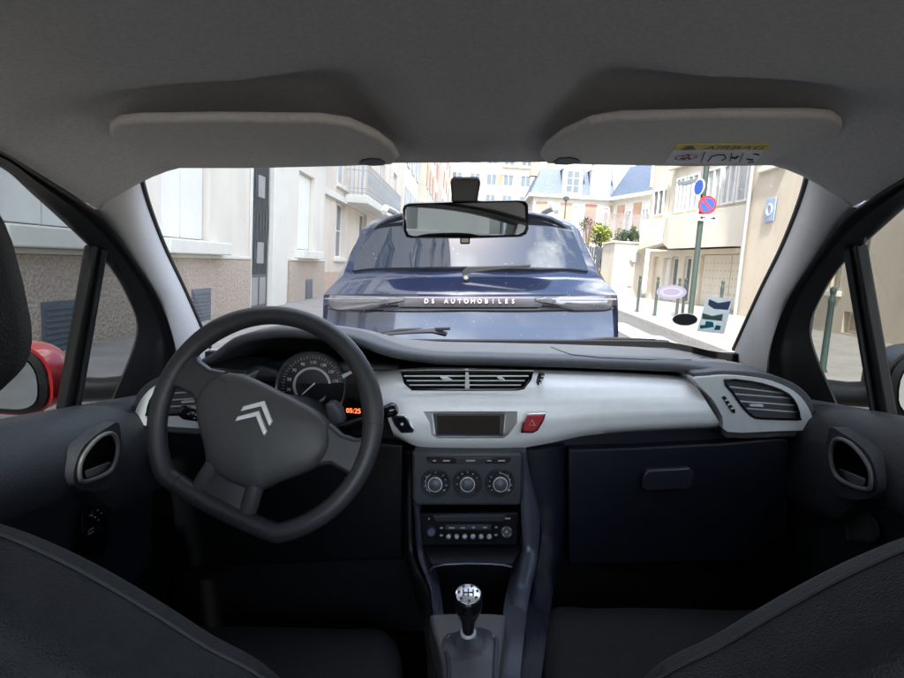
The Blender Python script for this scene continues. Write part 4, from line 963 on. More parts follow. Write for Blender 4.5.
G(FA.box(-22, 17.45, 3.9, 4.1, .003, .14), 'string_course', 'stone_white', bA, bevel=.02)
m = MB()
for a, c in ((DU0, DU0 + .05), (DU1 - .05, DU1), ((DU0 + DU1) / 2 - .03, (DU0 + DU1) / 2 + .03)): FA.box(a, c, .1, 3.1, -.06, .0, m)
for z in (.1, .72, 1.45, 2.2, 3.04): FA.box(DU0 + .05, DU1 - .05, z, z + .06, -.055, -.005, m)
dA = G(m, 'iron_door', 'iron', bA)
m = MB()
for k in range(15):
    u = lerp(DU0 + .07, DU1 - .07, k / 14); w_ = .03 * math.sin(k * 2.1)
    m.tube([FA.p(u, .78, -.0), FA.p(u + w_, 1.3, .02), FA.p(u - w_, 1.8, .02), FA.p(u + w_, 2.4, .02), FA.p(u, 3.04, 0)], .010, 5)
G(m, 'door_grille', 'iron', dA)
G(FA.box(DU0 + .05, DU1 - .05, .16, .72, -.05, -.01), 'kick_panel', 'doorgrey', dA)
for z in (1.0, 2.3): G(FA.box(DU0 + .25, DU0 + .62, z, z + .42, -.03, .03), 'door_plate', 'doorgrey', dA)
G(FA.box(DU0 + .05, DU1 - .05, .8, 3.05, -.1, -.07), 'pane', 'pane', dA)

# ---- peach building beyond
FB = Facade((XL - .12, 0, 0), (0, 1, 0), (1, 0, 0))
B0, B1 = 17.46, 37.0
bw = [(19.4, 21.0), (23.6, 25.2), (28.2, 29.8), (33, 34.6)]
cuts = [FB.box(a, c, z, z + h, -.25, .3) for a, c in bw for z, h in ((1.2, 1.8), (3.55, 2.4), (6.9, 2.2), (9.9, 2))]
bB = G(FB.box(B0, B1, -.3, 13.5, -8, 0), 'peach_building', 'peach', cut=cuts)
tag(bB, 'peach rendered building with an iron-railed first-floor balcony, left of the blue car', 'building')
G(FB.box(B0, B1, -.3, .75, .003, .06), 'plinth', 'pinkbrick', bB)
for a, c in bw:
    for z, h in ((1.2, 1.8), (3.55, 2.4), (6.9, 2.2), (9.9, 2)): window(bB, FB, a, c, z, z + h, -.2, pane='curtain' if z > 3 and z < 5 else 'pane')
FBn = .75
ba0, ba1 = FB.hit(353, 205, FBn)[0], FB.hit(396, 205, FBn)[0]
ba0, ba1 = 20.6, 30.4
bz = 3.35
bl = G(FB.box(ba0, ba1, bz - .28, bz, .003, FBn + .05), 'balcony', 'stone_white', bB, bevel=.03)
m = MB(); n_ = 44
def rail(u, nn):
    m.tube([FB.p(u, bz, nn), FB.p(u, bz + 1.02, nn)], .013, 5)
for k in range(n_ + 1): rail(lerp(ba0 + .04, ba1 - .04, k / n_), FBn)
for u in (ba0 + .04, ba1 - .04):
    for k in range(1, 5): rail(u, FBn * k / 5)
for z in (.08, .22, .82, 1.02):
    m.tube([FB.p(ba0 + .04, bz + z, .02), FB.p(ba0 + .04, bz + z, FBn), FB.p(ba1 - .04, bz + z, FBn), FB.p(ba1 - .04, bz + z, .02)], .018, 5)
for k in range(0, n_, 2):
    a_, c_ = lerp(ba0 + .04, ba1 - .04, k / n_), lerp(ba0 + .04, ba1 - .04, (k + 2) / n_)
    m.tube([FB.p(a_, bz + .22, FBn), FB.p((a_ + c_) / 2, bz + .82, FBn), FB.p(c_, bz + .22, FBn)], .010, 4)
G(m, 'balcony_railing', 'zinc', bl)
G(FB.box(B0, B1, 3.02, 3.2, .003, .10), 'string_course', 'stone_white', bB)

# ---- row of houses further up the left side
row = [(37.1, 47, 12, 'cream', 'shutter_grey', 0, 'cream house with grey shutters, just beyond the peach building'), (47.1, 58, 15, 'cream2', 'shutter_or', .5, 'cream house with orange shutters, mid-way up the left side'),
       (58.1, 70, 16, 'render_white', 'shutter_red', .1, 'white house with red shutters, far up the left side'), (70.1, 92, 17, 'peach', 'shutter_red', .6, 'pale peach house with red shutters at the far end of the left side')]
for a, c, h, mt, sh_, off, lb in row:
    F = Facade((XL + off, 0, 0), (0, 1, 0), (1, 0, 0))
    o = tag(G(F.box(a, c, -.3, h, -8, 0), 'terraced_house', mt), lb, 'house', 'houses along the left side of the street')
    k = 3; zz = 1.0
    while zz < h - 2:
        for i in range(k):
            u = lerp(a, c, (i + .5) / k); w = window(o, F, u - .6, u + .6, zz, zz + 1.7, .005, sill=True, th=.06)
            m = F.box(u - 1.15, u - .64, zz, zz + 1.7, .004, .07); G(m, 'shutter', sh_, w)
            G(F.box(u + .64, u + 1.15, zz, zz + 1.7, .004, .07), 'shutter', sh_, w)
        zz += 3.1
    G(F.box(a - .05, c + .05, h - .3, h + .1, -8.1, .35), 'cornice', 'stone_white', o)

# ---- far apartment block closing the street
FD = Facade((-7, 96, 0), (1, 0, 0), (0, -1, 0))
bD = tag(G(FD.box(0, 17.2, -.3, 27, -10, 0), 'apartment_block', 'render_white'), 'tall white apartment block with brick panels and small balconies closing the street', 'building')
for r_ in range(8):
    z = 1.2 + 3.15 * r_
    for i, u in enumerate((1.5, 4.2, 7.0, 9.6, 12.2, 14.9)):
        window(bD, FD, u - .8, u + .8, z, z + 1.75, .01, th=.06, sill=False, rows=1)
    for i, u in enumerate((2.85, 10.9)): G(FD.box(u - .42, u + .42, z, z + 1.75, .004, .05), 'brick_panel', 'brick' if r_ % 2 else 'redbrick', bD)
    if r_ % 2:
        m = FD.box(11.0, 16.4, z - .35, z - .15, .004, .9)
        o = G(m, 'balcony', 'stone_white', bD); m = MB()
        for k in range(19): m.tube([FD.p(11.05 + .295 * k, z - .15, .85), FD.p(11.05 + .295 * k, z + .8, .85)], .02, 4)
        for zz in (.35, .8): m.tube([FD.p(11.05, z + zz, .85), FD.p(16.36, z + zz, .85)], .028, 4)
        G(m, 'balcony_railing', 'iron', o)
G(FD.box(-.2, 17.4, 26.9, 27.3, -10.2, .5), 'cornice', 'stone_white', bD)

# ---- slate-roofed house with dormers (right of centre) and its side wing
YE = 50
e0, e1 = atw(533, 205, YE).x, atw(613, 205, YE).x
ez = atw(572, 199, YE).z
FE = Facade((e0, YE, 0), (1, 0, 0), (0, -1, 0)); LW = e1 - e0
bE = tag(G(FE.box(0, LW, -.3, ez, -9, 0), 'slate_roofed_house', 'stone_white'), 'house with blue slate mansard roof, white dormers and brick panels beyond the blue car', 'house')
rz_ = atw(572, 170, YE + 1).z
m = MB().prism([FE.p(-.3, ez + .26, .3), FE.p(LW, ez + .26, .3), FE.p(LW, ez + .26, -9), FE.p(-.3, ez + .26, -9)], [FE.p(.6, rz_, -1.0), FE.p(LW, rz_, -1.0), FE.p(LW, rz_, -8), FE.p(.6, rz_, -8)])
rf = G(m, 'mansard_roof', 'slate', bE)
G(FE.box(-.4, LW, ez, ez + .25, -9.2, .45), 'cornice', 'stone_white', bE, bevel=.03)
for px_ in (571, 599):
    u, z0_ = FE.hit(px_, 198); 
    m = FE.box(u - .78, u + .78, ez + .27, ez + 2.35, -1.5, .28); G(m, 'dormer', 'white_wood', bE, bevel=.02)
    m = MB().loft([[FE.p(u + .95 * math.cos(t), ez + 2.35 + .42 * math.sin(t), n) for t in (math.pi * k / 10 for k in range(11))] for n in (.42, -1.2)]); G(m, 'dormer_pediment', 'white_wood', bE)
    window(bE, FE, u - .55, u + .55, ez + .4, ez + 2.2, .29, frame='white_wood', pane='pane' if px_ < 580 else 'curtain', rows=3, sill=False)
for i, u in enumerate([.7, 2.7, 4.7, 6.6]):
    G(FE.box(u - .45, u + .45, 2.2, ez - .35, .004, .06), 'brick_panel', 'redbrick' if i in (2,) else 'brick', bE)
for u in (1.7, 3.7, 5.7): window(bE, FE, u - .5, u + .5, 4.0, ez - .5, .01, th=.08, pane='curtain', sill=False)
for u in (-.1, 1.4, 3.3, 5.2):                        # chimneys of orange brick
    G(FE.box(u, u + .8, rz_ - .3, rz_ + 2.2, -4.0, -3.2), 'chimney', 'brick', bE)
# side wing coming forward
FW = Facade((e1, YE - .01, 0), (.30, -.954, 0), (-.954, -.30, 0)); wl2 = 17
wE = tag(G(FW.box(0, wl2, -.3, ez, -6, 0), 'brick_wing', 'stone_white'), 'side wing of brick and white stone under a slate roof, right of the dormered house', 'house')
m = MB().prism([FW.p(-.0, ez + .26, .4), FW.p(wl2, ez + .26, .4), FW.p(wl2, ez + .26, -6), FW.p(0, ez + .26, -6)], [FW.p(0, rz_ + .4, -1.2), FW.p(wl2 - 1, rz_ + .4, -1.2), FW.p(wl2 - 1, rz_ + .4, -5), FW.p(0, rz_ + .4, -5)]); G(m, 'mansard_roof', 'slate', wE)
G(FW.box(0, wl2 + .2, ez, ez + .25, -6.2, .5), 'cornice', 'stone_white', wE, bevel=.03)
for k in range(7):
    u = 1.3 + 2.3 * k; G(FW.box(u - .5, u + .5, 2.0, ez - .4, .004, .06), 'brick_panel', 'brick', wE)
    if k < 6: window(wE, FW, u + .75, u + 1.6, 3.4, ez - .9, .01, th=.08, pane='curtain', sill=False)
u = 6.0; G(FW.box(u - .8, u + .8, ez + .27, ez + 2.4, -1.6, .2), 'dormer', 'white_wood', wE, bevel=.02)

# ---- terrace with lattice fence and planting in front of it
YT = 38
t0, t1 = atw(583, 240, YT).x, atw(641, 240, YT).x
tz = atw(612, 243, YT).z
tr2 = tag(G(MB().box(t0, t1 + 2, YT, YT + 6, -.3, tz), 'terrace_wall', 'stone_white'), 'pale retaining wall of the raised terrace behind the shrubs', 'wall')
fz = atw(612, 213, YT).z
m = MB(); n_ = 56
for k in range(n_ + 1):
    x = lerp(t0, t1 + 1.6, k / n_); m.box(x - .02, x + .02, YT + .10, YT + .13, tz, fz)
lat = MB()
for k in range(18): z = lerp(tz + .1, fz, k / 17); lat.box(t0, t1 + 1.6, YT + .135, YT + .155, z - .018, z + .018)
lf = tag(empty('lattice_fence', (t0, YT, tz)), 'weathered grey lattice fence along the top of the raised terrace', 'fence')
inv = Matrix.Translation((-t0, -YT, -tz))
G(m.tr(inv), 'lattice_uprights', 'fence_grey', lf); G(lat.tr(inv), 'lattice_rails', 'fence_grey', lf)
m = MB()
for k in range(5): x = lerp(t0, t1 + 1.6, k / 4); m = MB().box(x - .05, x + .05, YT + .04, YT + .095, tz, fz + .1); G(m.tr(inv), 'post', 'fence_grey', lf)

def foliage(c, rx, ry, rz2, n, s, mt, name, parent, seed):
    rnd = random.Random(seed); m = MB(); c = Vector(c)
    lobes = [(Vector((rnd.uniform(-.6, .6) * rx, rnd.uniform(-.6, .6) * ry, rnd.uniform(-.5, .65) * rz2)), rnd.uniform(.35, .6)) for _ in range(9)]
    for _ in range(n):
        lc, lr = rnd.choice(lobes); d = Vector((rnd.gauss(0, 1), rnd.gauss(0, 1), rnd.gauss(0, 1))).normalized() * (rnd.random() ** .4)
        p = c + lc + Vector((d.x * rx * lr, d.y * ry * lr, d.z * rz2 * lr))
        a_ = Vector((rnd.gauss(0, 1), rnd.gauss(0, 1), rnd.gauss(0, .6))).normalized(); b_ = a_.cross(Vector((rnd.gauss(0, 1), rnd.gauss(0, 1), rnd.gauss(0, 1)))).normalized(); l_ = s * rnd.uniform(.6, 1.3)
        m.add([p - a_ * l_, p + b_ * l_ * .45, p + a_ * l_, p - b_ * l_ * .45], [(0, 1, 2, 3)])
    return G(m, name, mt, parent, sharp=None)
def shrub(px, py, Y, w, h, mt, label, seed, n=900, s=.09):
    p = atw(px, py, Y); r = tag(empty('shrub', (p.x, p.y, p.z - h / 2)), label, 'shrub', 'shrubs above the dark fence')
    foliage((0, 0, h * .55), w / 2, w / 2.4, h / 2, n, s, mt, 'crown', r, seed)
    m = MB(); rnd = random.Random(seed + 1)
    for k in range(6):
        q = Vector((rnd.uniform(-.4, .4) * w, rnd.uniform(-.3, .3) * w, h * .7)); m.tube([Vector((q.x * .1, q.y * .1, -.8)), q * .5, q], [.05, .03, .012], 6)
    G(m, 'stems', 'bark', r); return r
shrub(601, 239, 31.5, 1.5, 1.35, 'leaf_y', 'bright yellow-green shrub above the dark boarded fence', 3, 1500, .075)
shrub(623, 238, 33, 1.1, .8, 'leaf_d', 'dark green shrub behind the beige garden wall, right of the yellow-green one', 5, 800, .06)
shrub(636, 236, 33, .9, 1.0, 'leaf_d', 'darkest shrub, tucked against the garage building', 8, 800, .06)
shrub(589, 226, 37, 1.3, 1.5, 'leaf_b', 'brownish half-bare shrub in front of the lattice fence', 12, 380, .07)
# dark boarded fence
f0, f1 = atw(586, 262, 30).x, atw(614, 262, 30).x; fz1 = atw(600, 247, 30).z
df = tag(empty('boarded_fence', (f0, 30, .2)), 'dark blue-grey vertical boarded fence below the yellow-green shrub', 'fence'); inv = Matrix.Translation((-f0, -30, -.2))
m = MB(); n_ = 12
for k in range(n_):
    x = lerp(f0, f1, k / n_); m.box(x + .01, x + (f1 - f0) / n_ - .01, 30, 30.03, -.3, fz1 + .03 * math.sin(k * 2))
G(m.tr(inv), 'boards', 'fence_dark', df); G(MB().box(f0, f1, 30.035, 30.09, 1.9, 2.0).tr(inv), 'rail', 'fence_dark', df); G(MB().box(f0 + .8, f0 + .88, 29.93, 29.995, -.3, fz1 + .1).tr(inv), 'post', 'fence_grey', df)
# beige garden wall
g0, g1 = atw(613, 270, 27).x, atw(644, 270, 27).x; gz1 = atw(628, 243.5, 27).z
gw = tag(G(MB().box(g0, g1, 27, 29.5, -.3, gz1), 'garden_wall', 'cream2', bevel=.01), 'plain beige garden wall between the dark fence and the garage building', 'wall')
G(MB().box(g0 - .06, g1, 26.94, 29.5, gz1 + .003, gz1 + .08), 'coping', 'stone_white', gw, bevel=.015)
p = atw(635, 257, 26.9); rs = tag(empty('round_sign', (p.x, 26.86, .2)), 'small round pale sign on a thin post before the beige garden wall', 'sign')
G(MB().lathe((0, 0, p.z - .2), (0, -1, 0), [(.24, 0), (.24, .02), (.0005, .02)], 24), 'sign_face', 'zinc', rs, sharp=30); G(MB().cyl(Vector((0, .04, 0)), Vector((0, .04, p.z)), .03), 'post', 'zinc', rs)
G(MB().box(atw(627, 287, 26.9).x, atw(631.5, 287, 26.9).x, 26.94, 26.996, atw(629, 286, 26.9).z, atw(629, 280, 26.9).z), 'meter_box', 'peach', gw)
# street lamp on the terrace side
p = atw(566, 201, 34); sl = tag(empty('street_lamp', (p.x, 34, .1)), 'thin dark street lamp post rising behind the roof of the blue car', 'street lamp')
G(MB().cyl(Vector((0, 0, 0)), Vector((0, 0, p.z - .1)), .06, .04), 'post', 'iron', sl); G(MB().lathe((0, 0, p.z - .1), (0, 0, 1), [(.05, 0), (.14, .05), (.17, .22), (.05, .3)], 14), 'lamp_head', 'iron', sl)

# ---- garage building with projecting upper floor
PF, PN = Vector((7.75, 26.2, 0)), Vector((8.75, 18.2, 0))
UF = (PN - PF).normalized(); NF = Vector((UF.y, -UF.x, 0)); NF = NF if NF.x < 0 else -NF
FF = Facade(PF, UF, NF); LF = (PN - PF).length
PJ = .45
def fh(px, py, n=0): return FF.hit(px, py, n)
zb_ = 2.30
door_px = [(700, 250), (744, 250)]
gu0, gu1 = fh(699, 275)[0], LF - .25
wa = [fh(662, 275)[0], fh(668.5, 275)[0], fh(670, 275)[0], fh(677, 275)[0], fh(683, 275)[0], fh(690, 275)[0]]
gu0 = max(gu0, wa[5] + .2)
cuts = [FF.box(gu0, gu1, -.5, 2.12, -.2, .3), FF.box(wa[0], wa[1], -.5, 2.0, -.18, .3), FF.box(wa[2], wa[3], .3, 2.05, -.18, .3), FF.box(wa[4], wa[5], .3, 2.05, -.18, .3)]
d0, d1 = fh(643.5, 275)[0], fh(657, 275)[0]
cuts.append(FF.box(max(.15, d0), d1, -.5, 2.05, -.15, .3))
bF = tag(G(FF.box(-.3, LF, -.3, zb_, -7, 0), 'garage_building', 'cream2', cut=cuts), 'cream building with garage door and projecting angular first floor, right of the street', 'building')
g = FF.box(gu0 + .02, gu1 - .02, .1, 2.1, -.16, -.12); gd = G(g, 'garage_door', 'cream', bF)
m = MB(); 
for k in range(1, 2): uc = lerp(gu0, gu1, .5); FF.box(uc - .01, uc + .01, .3, 2.1, -.119, -.108, m)
for r_ in range(5):
    for k in range(14):
        u = lerp(gu0 + .25, gu1 - .25, k / 13); FF.box(u - .03, u + .03, .75 + .26 * r_, .81 + .26 * r_, -.119, -.112, m)
G(m, 'garage_door_vents', 'beige', gd)
G(FF.box(max(.17, d0 + .02), d1 - .02, .1, 2.03, -.14, -.10), 'door', 'peach', bF)
G(FF.box(wa[0] + .02, wa[1] - .02, .1, 1.98, -.16, -.12), 'door', 'sign_white', bF)
window(bF, FF, wa[2], wa[3], .32, 2.03, -.14, bars=0, rows=1, sill=False); window(bF, FF, wa[4], wa[5], .32, 2.03, -.14, bars=0, rows=1, sill=False)
# first floor: two angular bays with solid parapets
us = fh(664, 230, PJ)[0]
def bay(pl, z0, z1, mt, nm, low=None):
    A_ = [FF.p(u, z0 if low is None else low[i], n) for i, (u, n) in enumerate(pl)]; B_ = [FF.p(u, z1, n) for u, n in pl]
    return G(MB().prism(A_, B_), nm, mt, bF, bevel=.01)
HP = 3.55
par1 = [(-.6, -6), (-.6, .35), (.25, .75), (us - .05, .35), (us - .05, -6)]
par2 = [(us, -6), (us, .45), (us + .9, .62), (LF + .05, .52), (LF + .05, -6)]
bay(par1, zb_ + .003, HP, 'cream', 'bay_parapet', [zb_ + .003, zb_ + .12, zb_ + .003, zb_ + .3, zb_ + .003])
bay(par2, zb_ + .003, HP, 'cream', 'bay_parapet', [zb_ + .003, zb_ + .25, zb_ + .003, zb_ + .003, zb_ + .003])
up1 = [(-.6, -6), (-.6, -.0), (.1, .35), (us - .25, .25), (us - .25, -6)]
up2 = [(us - .2, -6), (us - .2, .25), (us + .5, .40), (LF + .03, .40), (LF + .03, -6)]
bay(up1, HP + .003, 7.6, 'cream2', 'upper_wall'); bay(up2, HP + .003, 7.6, 'cream2', 'upper_wall')
FU = Facade(FF.p(0, 0, .40), UF, NF)
for a, c in ((fh(678, 190, .4)[0], fh(686.5, 190, .4)[0]), (fh(689, 190, .4)[0], fh(700, 190, .4)[0]), (fh(708, 190, .4)[0], fh(722, 190, .4)[0]), (fh(724, 190, .4)[0], fh(737, 190, .4)[0]), (fh(739, 190, .4)[0], LF - .25)):
    window(bF, FU, a, c, HP + .12, 4.95, .02, pane='curtain', rows=1, sill=False, th=.07)
F1 = Facade(FF.p(.1, 0, .35), (FF.p(us - .25, 0, .25) - FF.p(.1, 0, .35)), NF)
L1 = (FF.p(us - .25, 0, .25) - FF.p(.1, 0, .35)).length
window(bF, F1, .35, L1 - .3, HP + .15, 4.75, .03, rows=1, sill=False, th=.07)
o = FF.box(us, LF + .1, 5.35, 5.6, .404, .55); G(o, 'string_course', 'cream', bF, bevel=.02)
G(FF.box(-.7, LF + .1, 7.6, 7.85, -6.2, .7), 'roof_edge', 'stone_white', bF, bevel=.02)
# ---- beige building nearer, with drainpipe
XG = 7.7
FG = Facade((XG, 0, 0), (0, -1, 0), (-1, 0, 0))
def gh(px, py, n=0): return FG.hit(px, py, n)
w1 = gh(769, 178), gh(792, 178)
gws = []
a, c = gh(856.5, 260)[0], gh(868, 260)[0]; zt, zb2 = gh(862, 227)[1], gh(862, 287)[1]; gws.append((a, c, zb2, zt))
a2, c2 = gh(833, 270)[0], gh(841.5, 270)[0]; zt2, zb3 = gh(837, 240)[1], gh(837, 291)[1]; gws.append((a2, c2, zb3, zt2))
a3, c3 = gh(842, 325)[0], gh(857, 325)[0]; gws.append((a3, c3, .32, gh(850, 312)[1]))
up = [(-16.9, -15.7), (-14.2, -12.8), (-10.5, -9.2), (-7, -5.6), (-3.4, -2)]
cuts = [FG.box(min(a, c), max(a, c), b_, t, -.2, .3) for a, c, b_, t in gws] + [FG.box(a, c, 4.3, 6.0, -.2, .3) for a, c in up]
bG = tag(G(FG.box(-17.6, -1.0, -.3, 8.2, -7, 0), 'beige_building', 'beige', cut=cuts), 'plain beige building with a drainpipe and blue wall sign, beside the right front window', 'building')
for i, (a, c, b_, t) in enumerate(gws): window(bG, FG, min(a, c), max(a, c), b_, t, -.17, frame='cream' if i else 'beige', pane='curtain' if i < 2 else 'beige', bars=0, rows=1, sill=(i == 1))
for a, c in up: window(bG, FG, a, c, 4.3, 6.0, -.17, frame='white_wood')
G(MB().tube([FG.p(-17.35, .2, .09), FG.p(-17.35, 8.0, .09)], .055, 10), 'drainpipe', 'zinc', bG)
G(FG.box(-17.7, -.9, 8.2, 8.45, -7.1, .4), 'eaves', 'stone_white', bG)
u, z = gh(771.5, 210); ws_ = tag(empty('wall_sign', FG.p(u, z, .02)), 'small pale blue rectangular sign fixed to the beige building wall', 'sign')
G(MB().box(-.03, -.005, -.26, .26, -.30, .30), 'sign_plate', 'sign_pale', ws_, bevel=.01)
G(MB().tube([Vector((-.035, .13 * math.cos(t), .14 * math.sin(t))) for t in (2 * math.pi * k / 20 for k in range(20))], .022, 6, closed=True), 'sign_ring', 'sign_white', ws_)

# ---- bollards along the right pavement
def bollard_mesh():
    body = MB().lathe((0, 0, 0), (0, 0, 1), [(.055, -.1), (.055, .02), (.040, .05), (.036, .84), (.042, .86), (.042, .90), (.028, .94), (.028, .97)], 14)
    head = MB().lathe((0, 0, .97), (0, 0, 1), [(.028, 0), (.038, .025), (.040, .05), (.032, .08), (.010, .095)], 14)
    return body, head
b_, h_ = bollard_mesh()
bo = empty('bollard'); G(b_, 'post', 'green_post', bo); G(h_, 'cap', 'green_post', bo)
spots = [(637, 312, 'dark green bollard nearest the tail of the blue car'), (654.5, 316, 'second dark green bollard along the kerb from the blue car'), (676, 318, 'dark green bollard half behind the left edge of the purple round sticker'),
         (682, 317, 'dark green bollard just left of the sign post'), (718, 327, 'dark green bollard behind the paper sticker on the windscreen'), (822, 372, 'leaning-looking green bollard in the front passenger quarter window')]
for i, (px_, py_, lb) in enumerate(spots):
    p = hitw(px_, py_, (0, 0, .17), (0, 0, 1))
    o = bo if i == 0 else bo.copy()
    if i:
        COL.objects.link(o)
        for ch in list(bo.children):
            c = ch.copy(); COL.objects.link(c); c.parent = o
    o.location = (p.x, p.y, .17); tag(o, lb, 'bollard', 'bollards along the right kerb')
p = hitw(808, 342, (0, 0, .20), (0, 0, 1)); tp_ = tag(empty('thin_post', (p.x, p.y, .2)), 'tall thin green post at the edge of the front passenger quarter window', 'post')
G(MB().cyl(Vector((0, 0, -.1)), Vector((0, 0, 1.7)), .042), 'post', 'green_post', tp_); G(MB().lathe((0, 0, 1.7), (0, 0, 1), [(.042, 0), (.055, .02), (.05, .08), (.02, .11)], 12), 'cap', 'iron', tp_)

# ---- post with no-parking sign
p = atw(690.5, 313, 14.8); PZ = p.z
sp_ = tag(empty('sign_post', (p.x, p.y, .18)), 'dark green post carrying a red and blue no-parking sign and an arrow plate', 'road sign')
G(MB().cyl(Vector((0, 0, -.2)), Vector((0, 0, 4.6)), .066, seg=14), 'post', 'green_post', sp_)
def szz(px, py): q = atw(px, py, 14.7); return q.z - .18, q.x - p.x
z, x = szz(707, 205)
sf = G(MB().lathe((x, -.10, z), (0, -1, .0), [(.215, 0), (.215, .02), (.0005, .021)], 36), 'no_parking_sign', 'sign_red', sp_, sharp=30)
G(MB().lathe((x, -.122, z), (0, -1, 0), [(.165, 0), (.165, .003), (.0005, .003)], 36), 'sign_field', 'sign_blue', sf, sharp=30)
d_ = Vector((1, 0, -1)).normalized(); e_ = Vector((1, 0, 1)).normalized(); c = Vector((x, -.127, z))
G(MB().prism([c + d_ * .168 + e_ * .026, c - d_ * .168 + e_ * .026, c - d_ * .168 - e_ * .026, c + d_ * .168 - e_ * .026], [q + Vector((0, .004, 0)) for q in (c + d_ * .168 + e_ * .026, c - d_ * .168 + e_ * .026, c - d_ * .168 - e_ * .026, c + d_ * .168 - e_ * .026)]), 'sign_bar', 'sign_red', sf)
z, x = szz(707.5, 218)
ap = G(MB().box(x - .24, x + .22, -.11, -.095, z - .075, z + .075), 'arrow_plate', 'sign_white', sp_, bevel=.005)
m = MB()
for s_ in (-1, 1):
    m.add([Vector((x + s_ * .20, -.113, z)), Vector((x + s_ * .12, -.113, z + .05)), Vector((x + s_ * .12, -.113, z - .05))], [(0, 1, 2)]); m.add([Vector((x + s_ * .12, -.113, z + .015)), Vector((x + s_ * .05, -.113, z + .015)), Vector((x + s_ * .05, -.113, z - .015)), Vector((x + s_ * .12, -.113, z - .015))], [(0, 1, 2, 3)])
G(m, 'arrow', 'ink', ap, sharp=None)
z, x = szz(704.5, 187)
ax_ = Vector((-.965, -.26, 0)).normalized()
bs_ = G(MB().lathe(Vector((x, 0, z)) + ax_ * .09, ax_, [(.20, 0), (.20, .02), (.0005, .021)], 32), 'turned_sign', 'sign_white', sp_, sharp=30)
G(MB().lathe(Vector((x, 0, z)) + ax_ * .112, ax_, [(.17, 0), (.17, .003), (.0005, .003)], 32), 'sign_field', 'sign_blue', bs_, sharp=30)

# ================================================================== the blue car in front
suv = tag(empty('parked_car'), 'dark blue family car parked nose-away right in front of the windscreen', 'car'); suv.rotation_euler = (0, ROLL, 0)
M['blue'] = mat('blue_metallic_paint', (.006, .011, .036), .16, metal=.35, coat=1.0)
M['blue'].node_tree.nodes['Principled BSDF'].inputs['Coat IOR'].default_value = 1.75
M['darkglass'] = mat('dark_car_glass', (.006, .010, .02), .02, ior=1.95)
def specks(m, scale, cut, col):
    nt = m.node_tree; bs = nt.nodes['Principled BSDF']; t = nt.nodes.new('ShaderNodeTexCoord'); v = nt.nodes.new('ShaderNodeTexVoronoi'); v.inputs['Scale'].default_value = scale
    n = nt.nodes.new('ShaderNodeTexNoise'); n.inputs['Scale'].default_value = 7; q = nt.nodes.new('ShaderNodeMath'); q.operation = 'MULTIPLY'; q.inputs[1].default_value = cut
    l = nt.nodes.new('ShaderNodeMath'); l.operation = 'LESS_THAN'; nt.links.new(t.outputs['Object'], v.inputs['Vector']); nt.links.new(t.outputs['Object'], n.inputs['Vector'])
    nt.links.new(n.outputs['Fac'], q.inputs[0]); nt.links.new(v.outputs['Distance'], l.inputs[0]); nt.links.new(q.outputs[0], l.inputs[1])
    x = nt.nodes.new('ShaderNodeMix'); x.data_type = 'RGBA'; x.inputs['A'].default_value = bs.inputs['Base Color'].default_value; x.inputs['B'].default_value = (*col, 1)
    nt.links.new(l.outputs[0], x.inputs['Factor']); nt.links.new(x.outputs['Result'], bs.inputs['Base Color'])
specks(M['blue'], 26, .10, (.30, .30, .29)); specks(M['darkglass'], 24, .10, (.35, .35, .34))
M['lamp'] = mat('chrome_tail_lamp', (.20, .20, .225), .16, metal=.75); M['lampred'] = mat('dark_red_lens', (.16, .03, .04), .15, coat=1)
M['tyre'] = mat('tyre_rubber', (.02, .02, .02), .8)
M['bumper'] = mat('grey_bumper', (.04, .04, .043), .6)
CX = .005
def st(Y, pts): return Y, pts
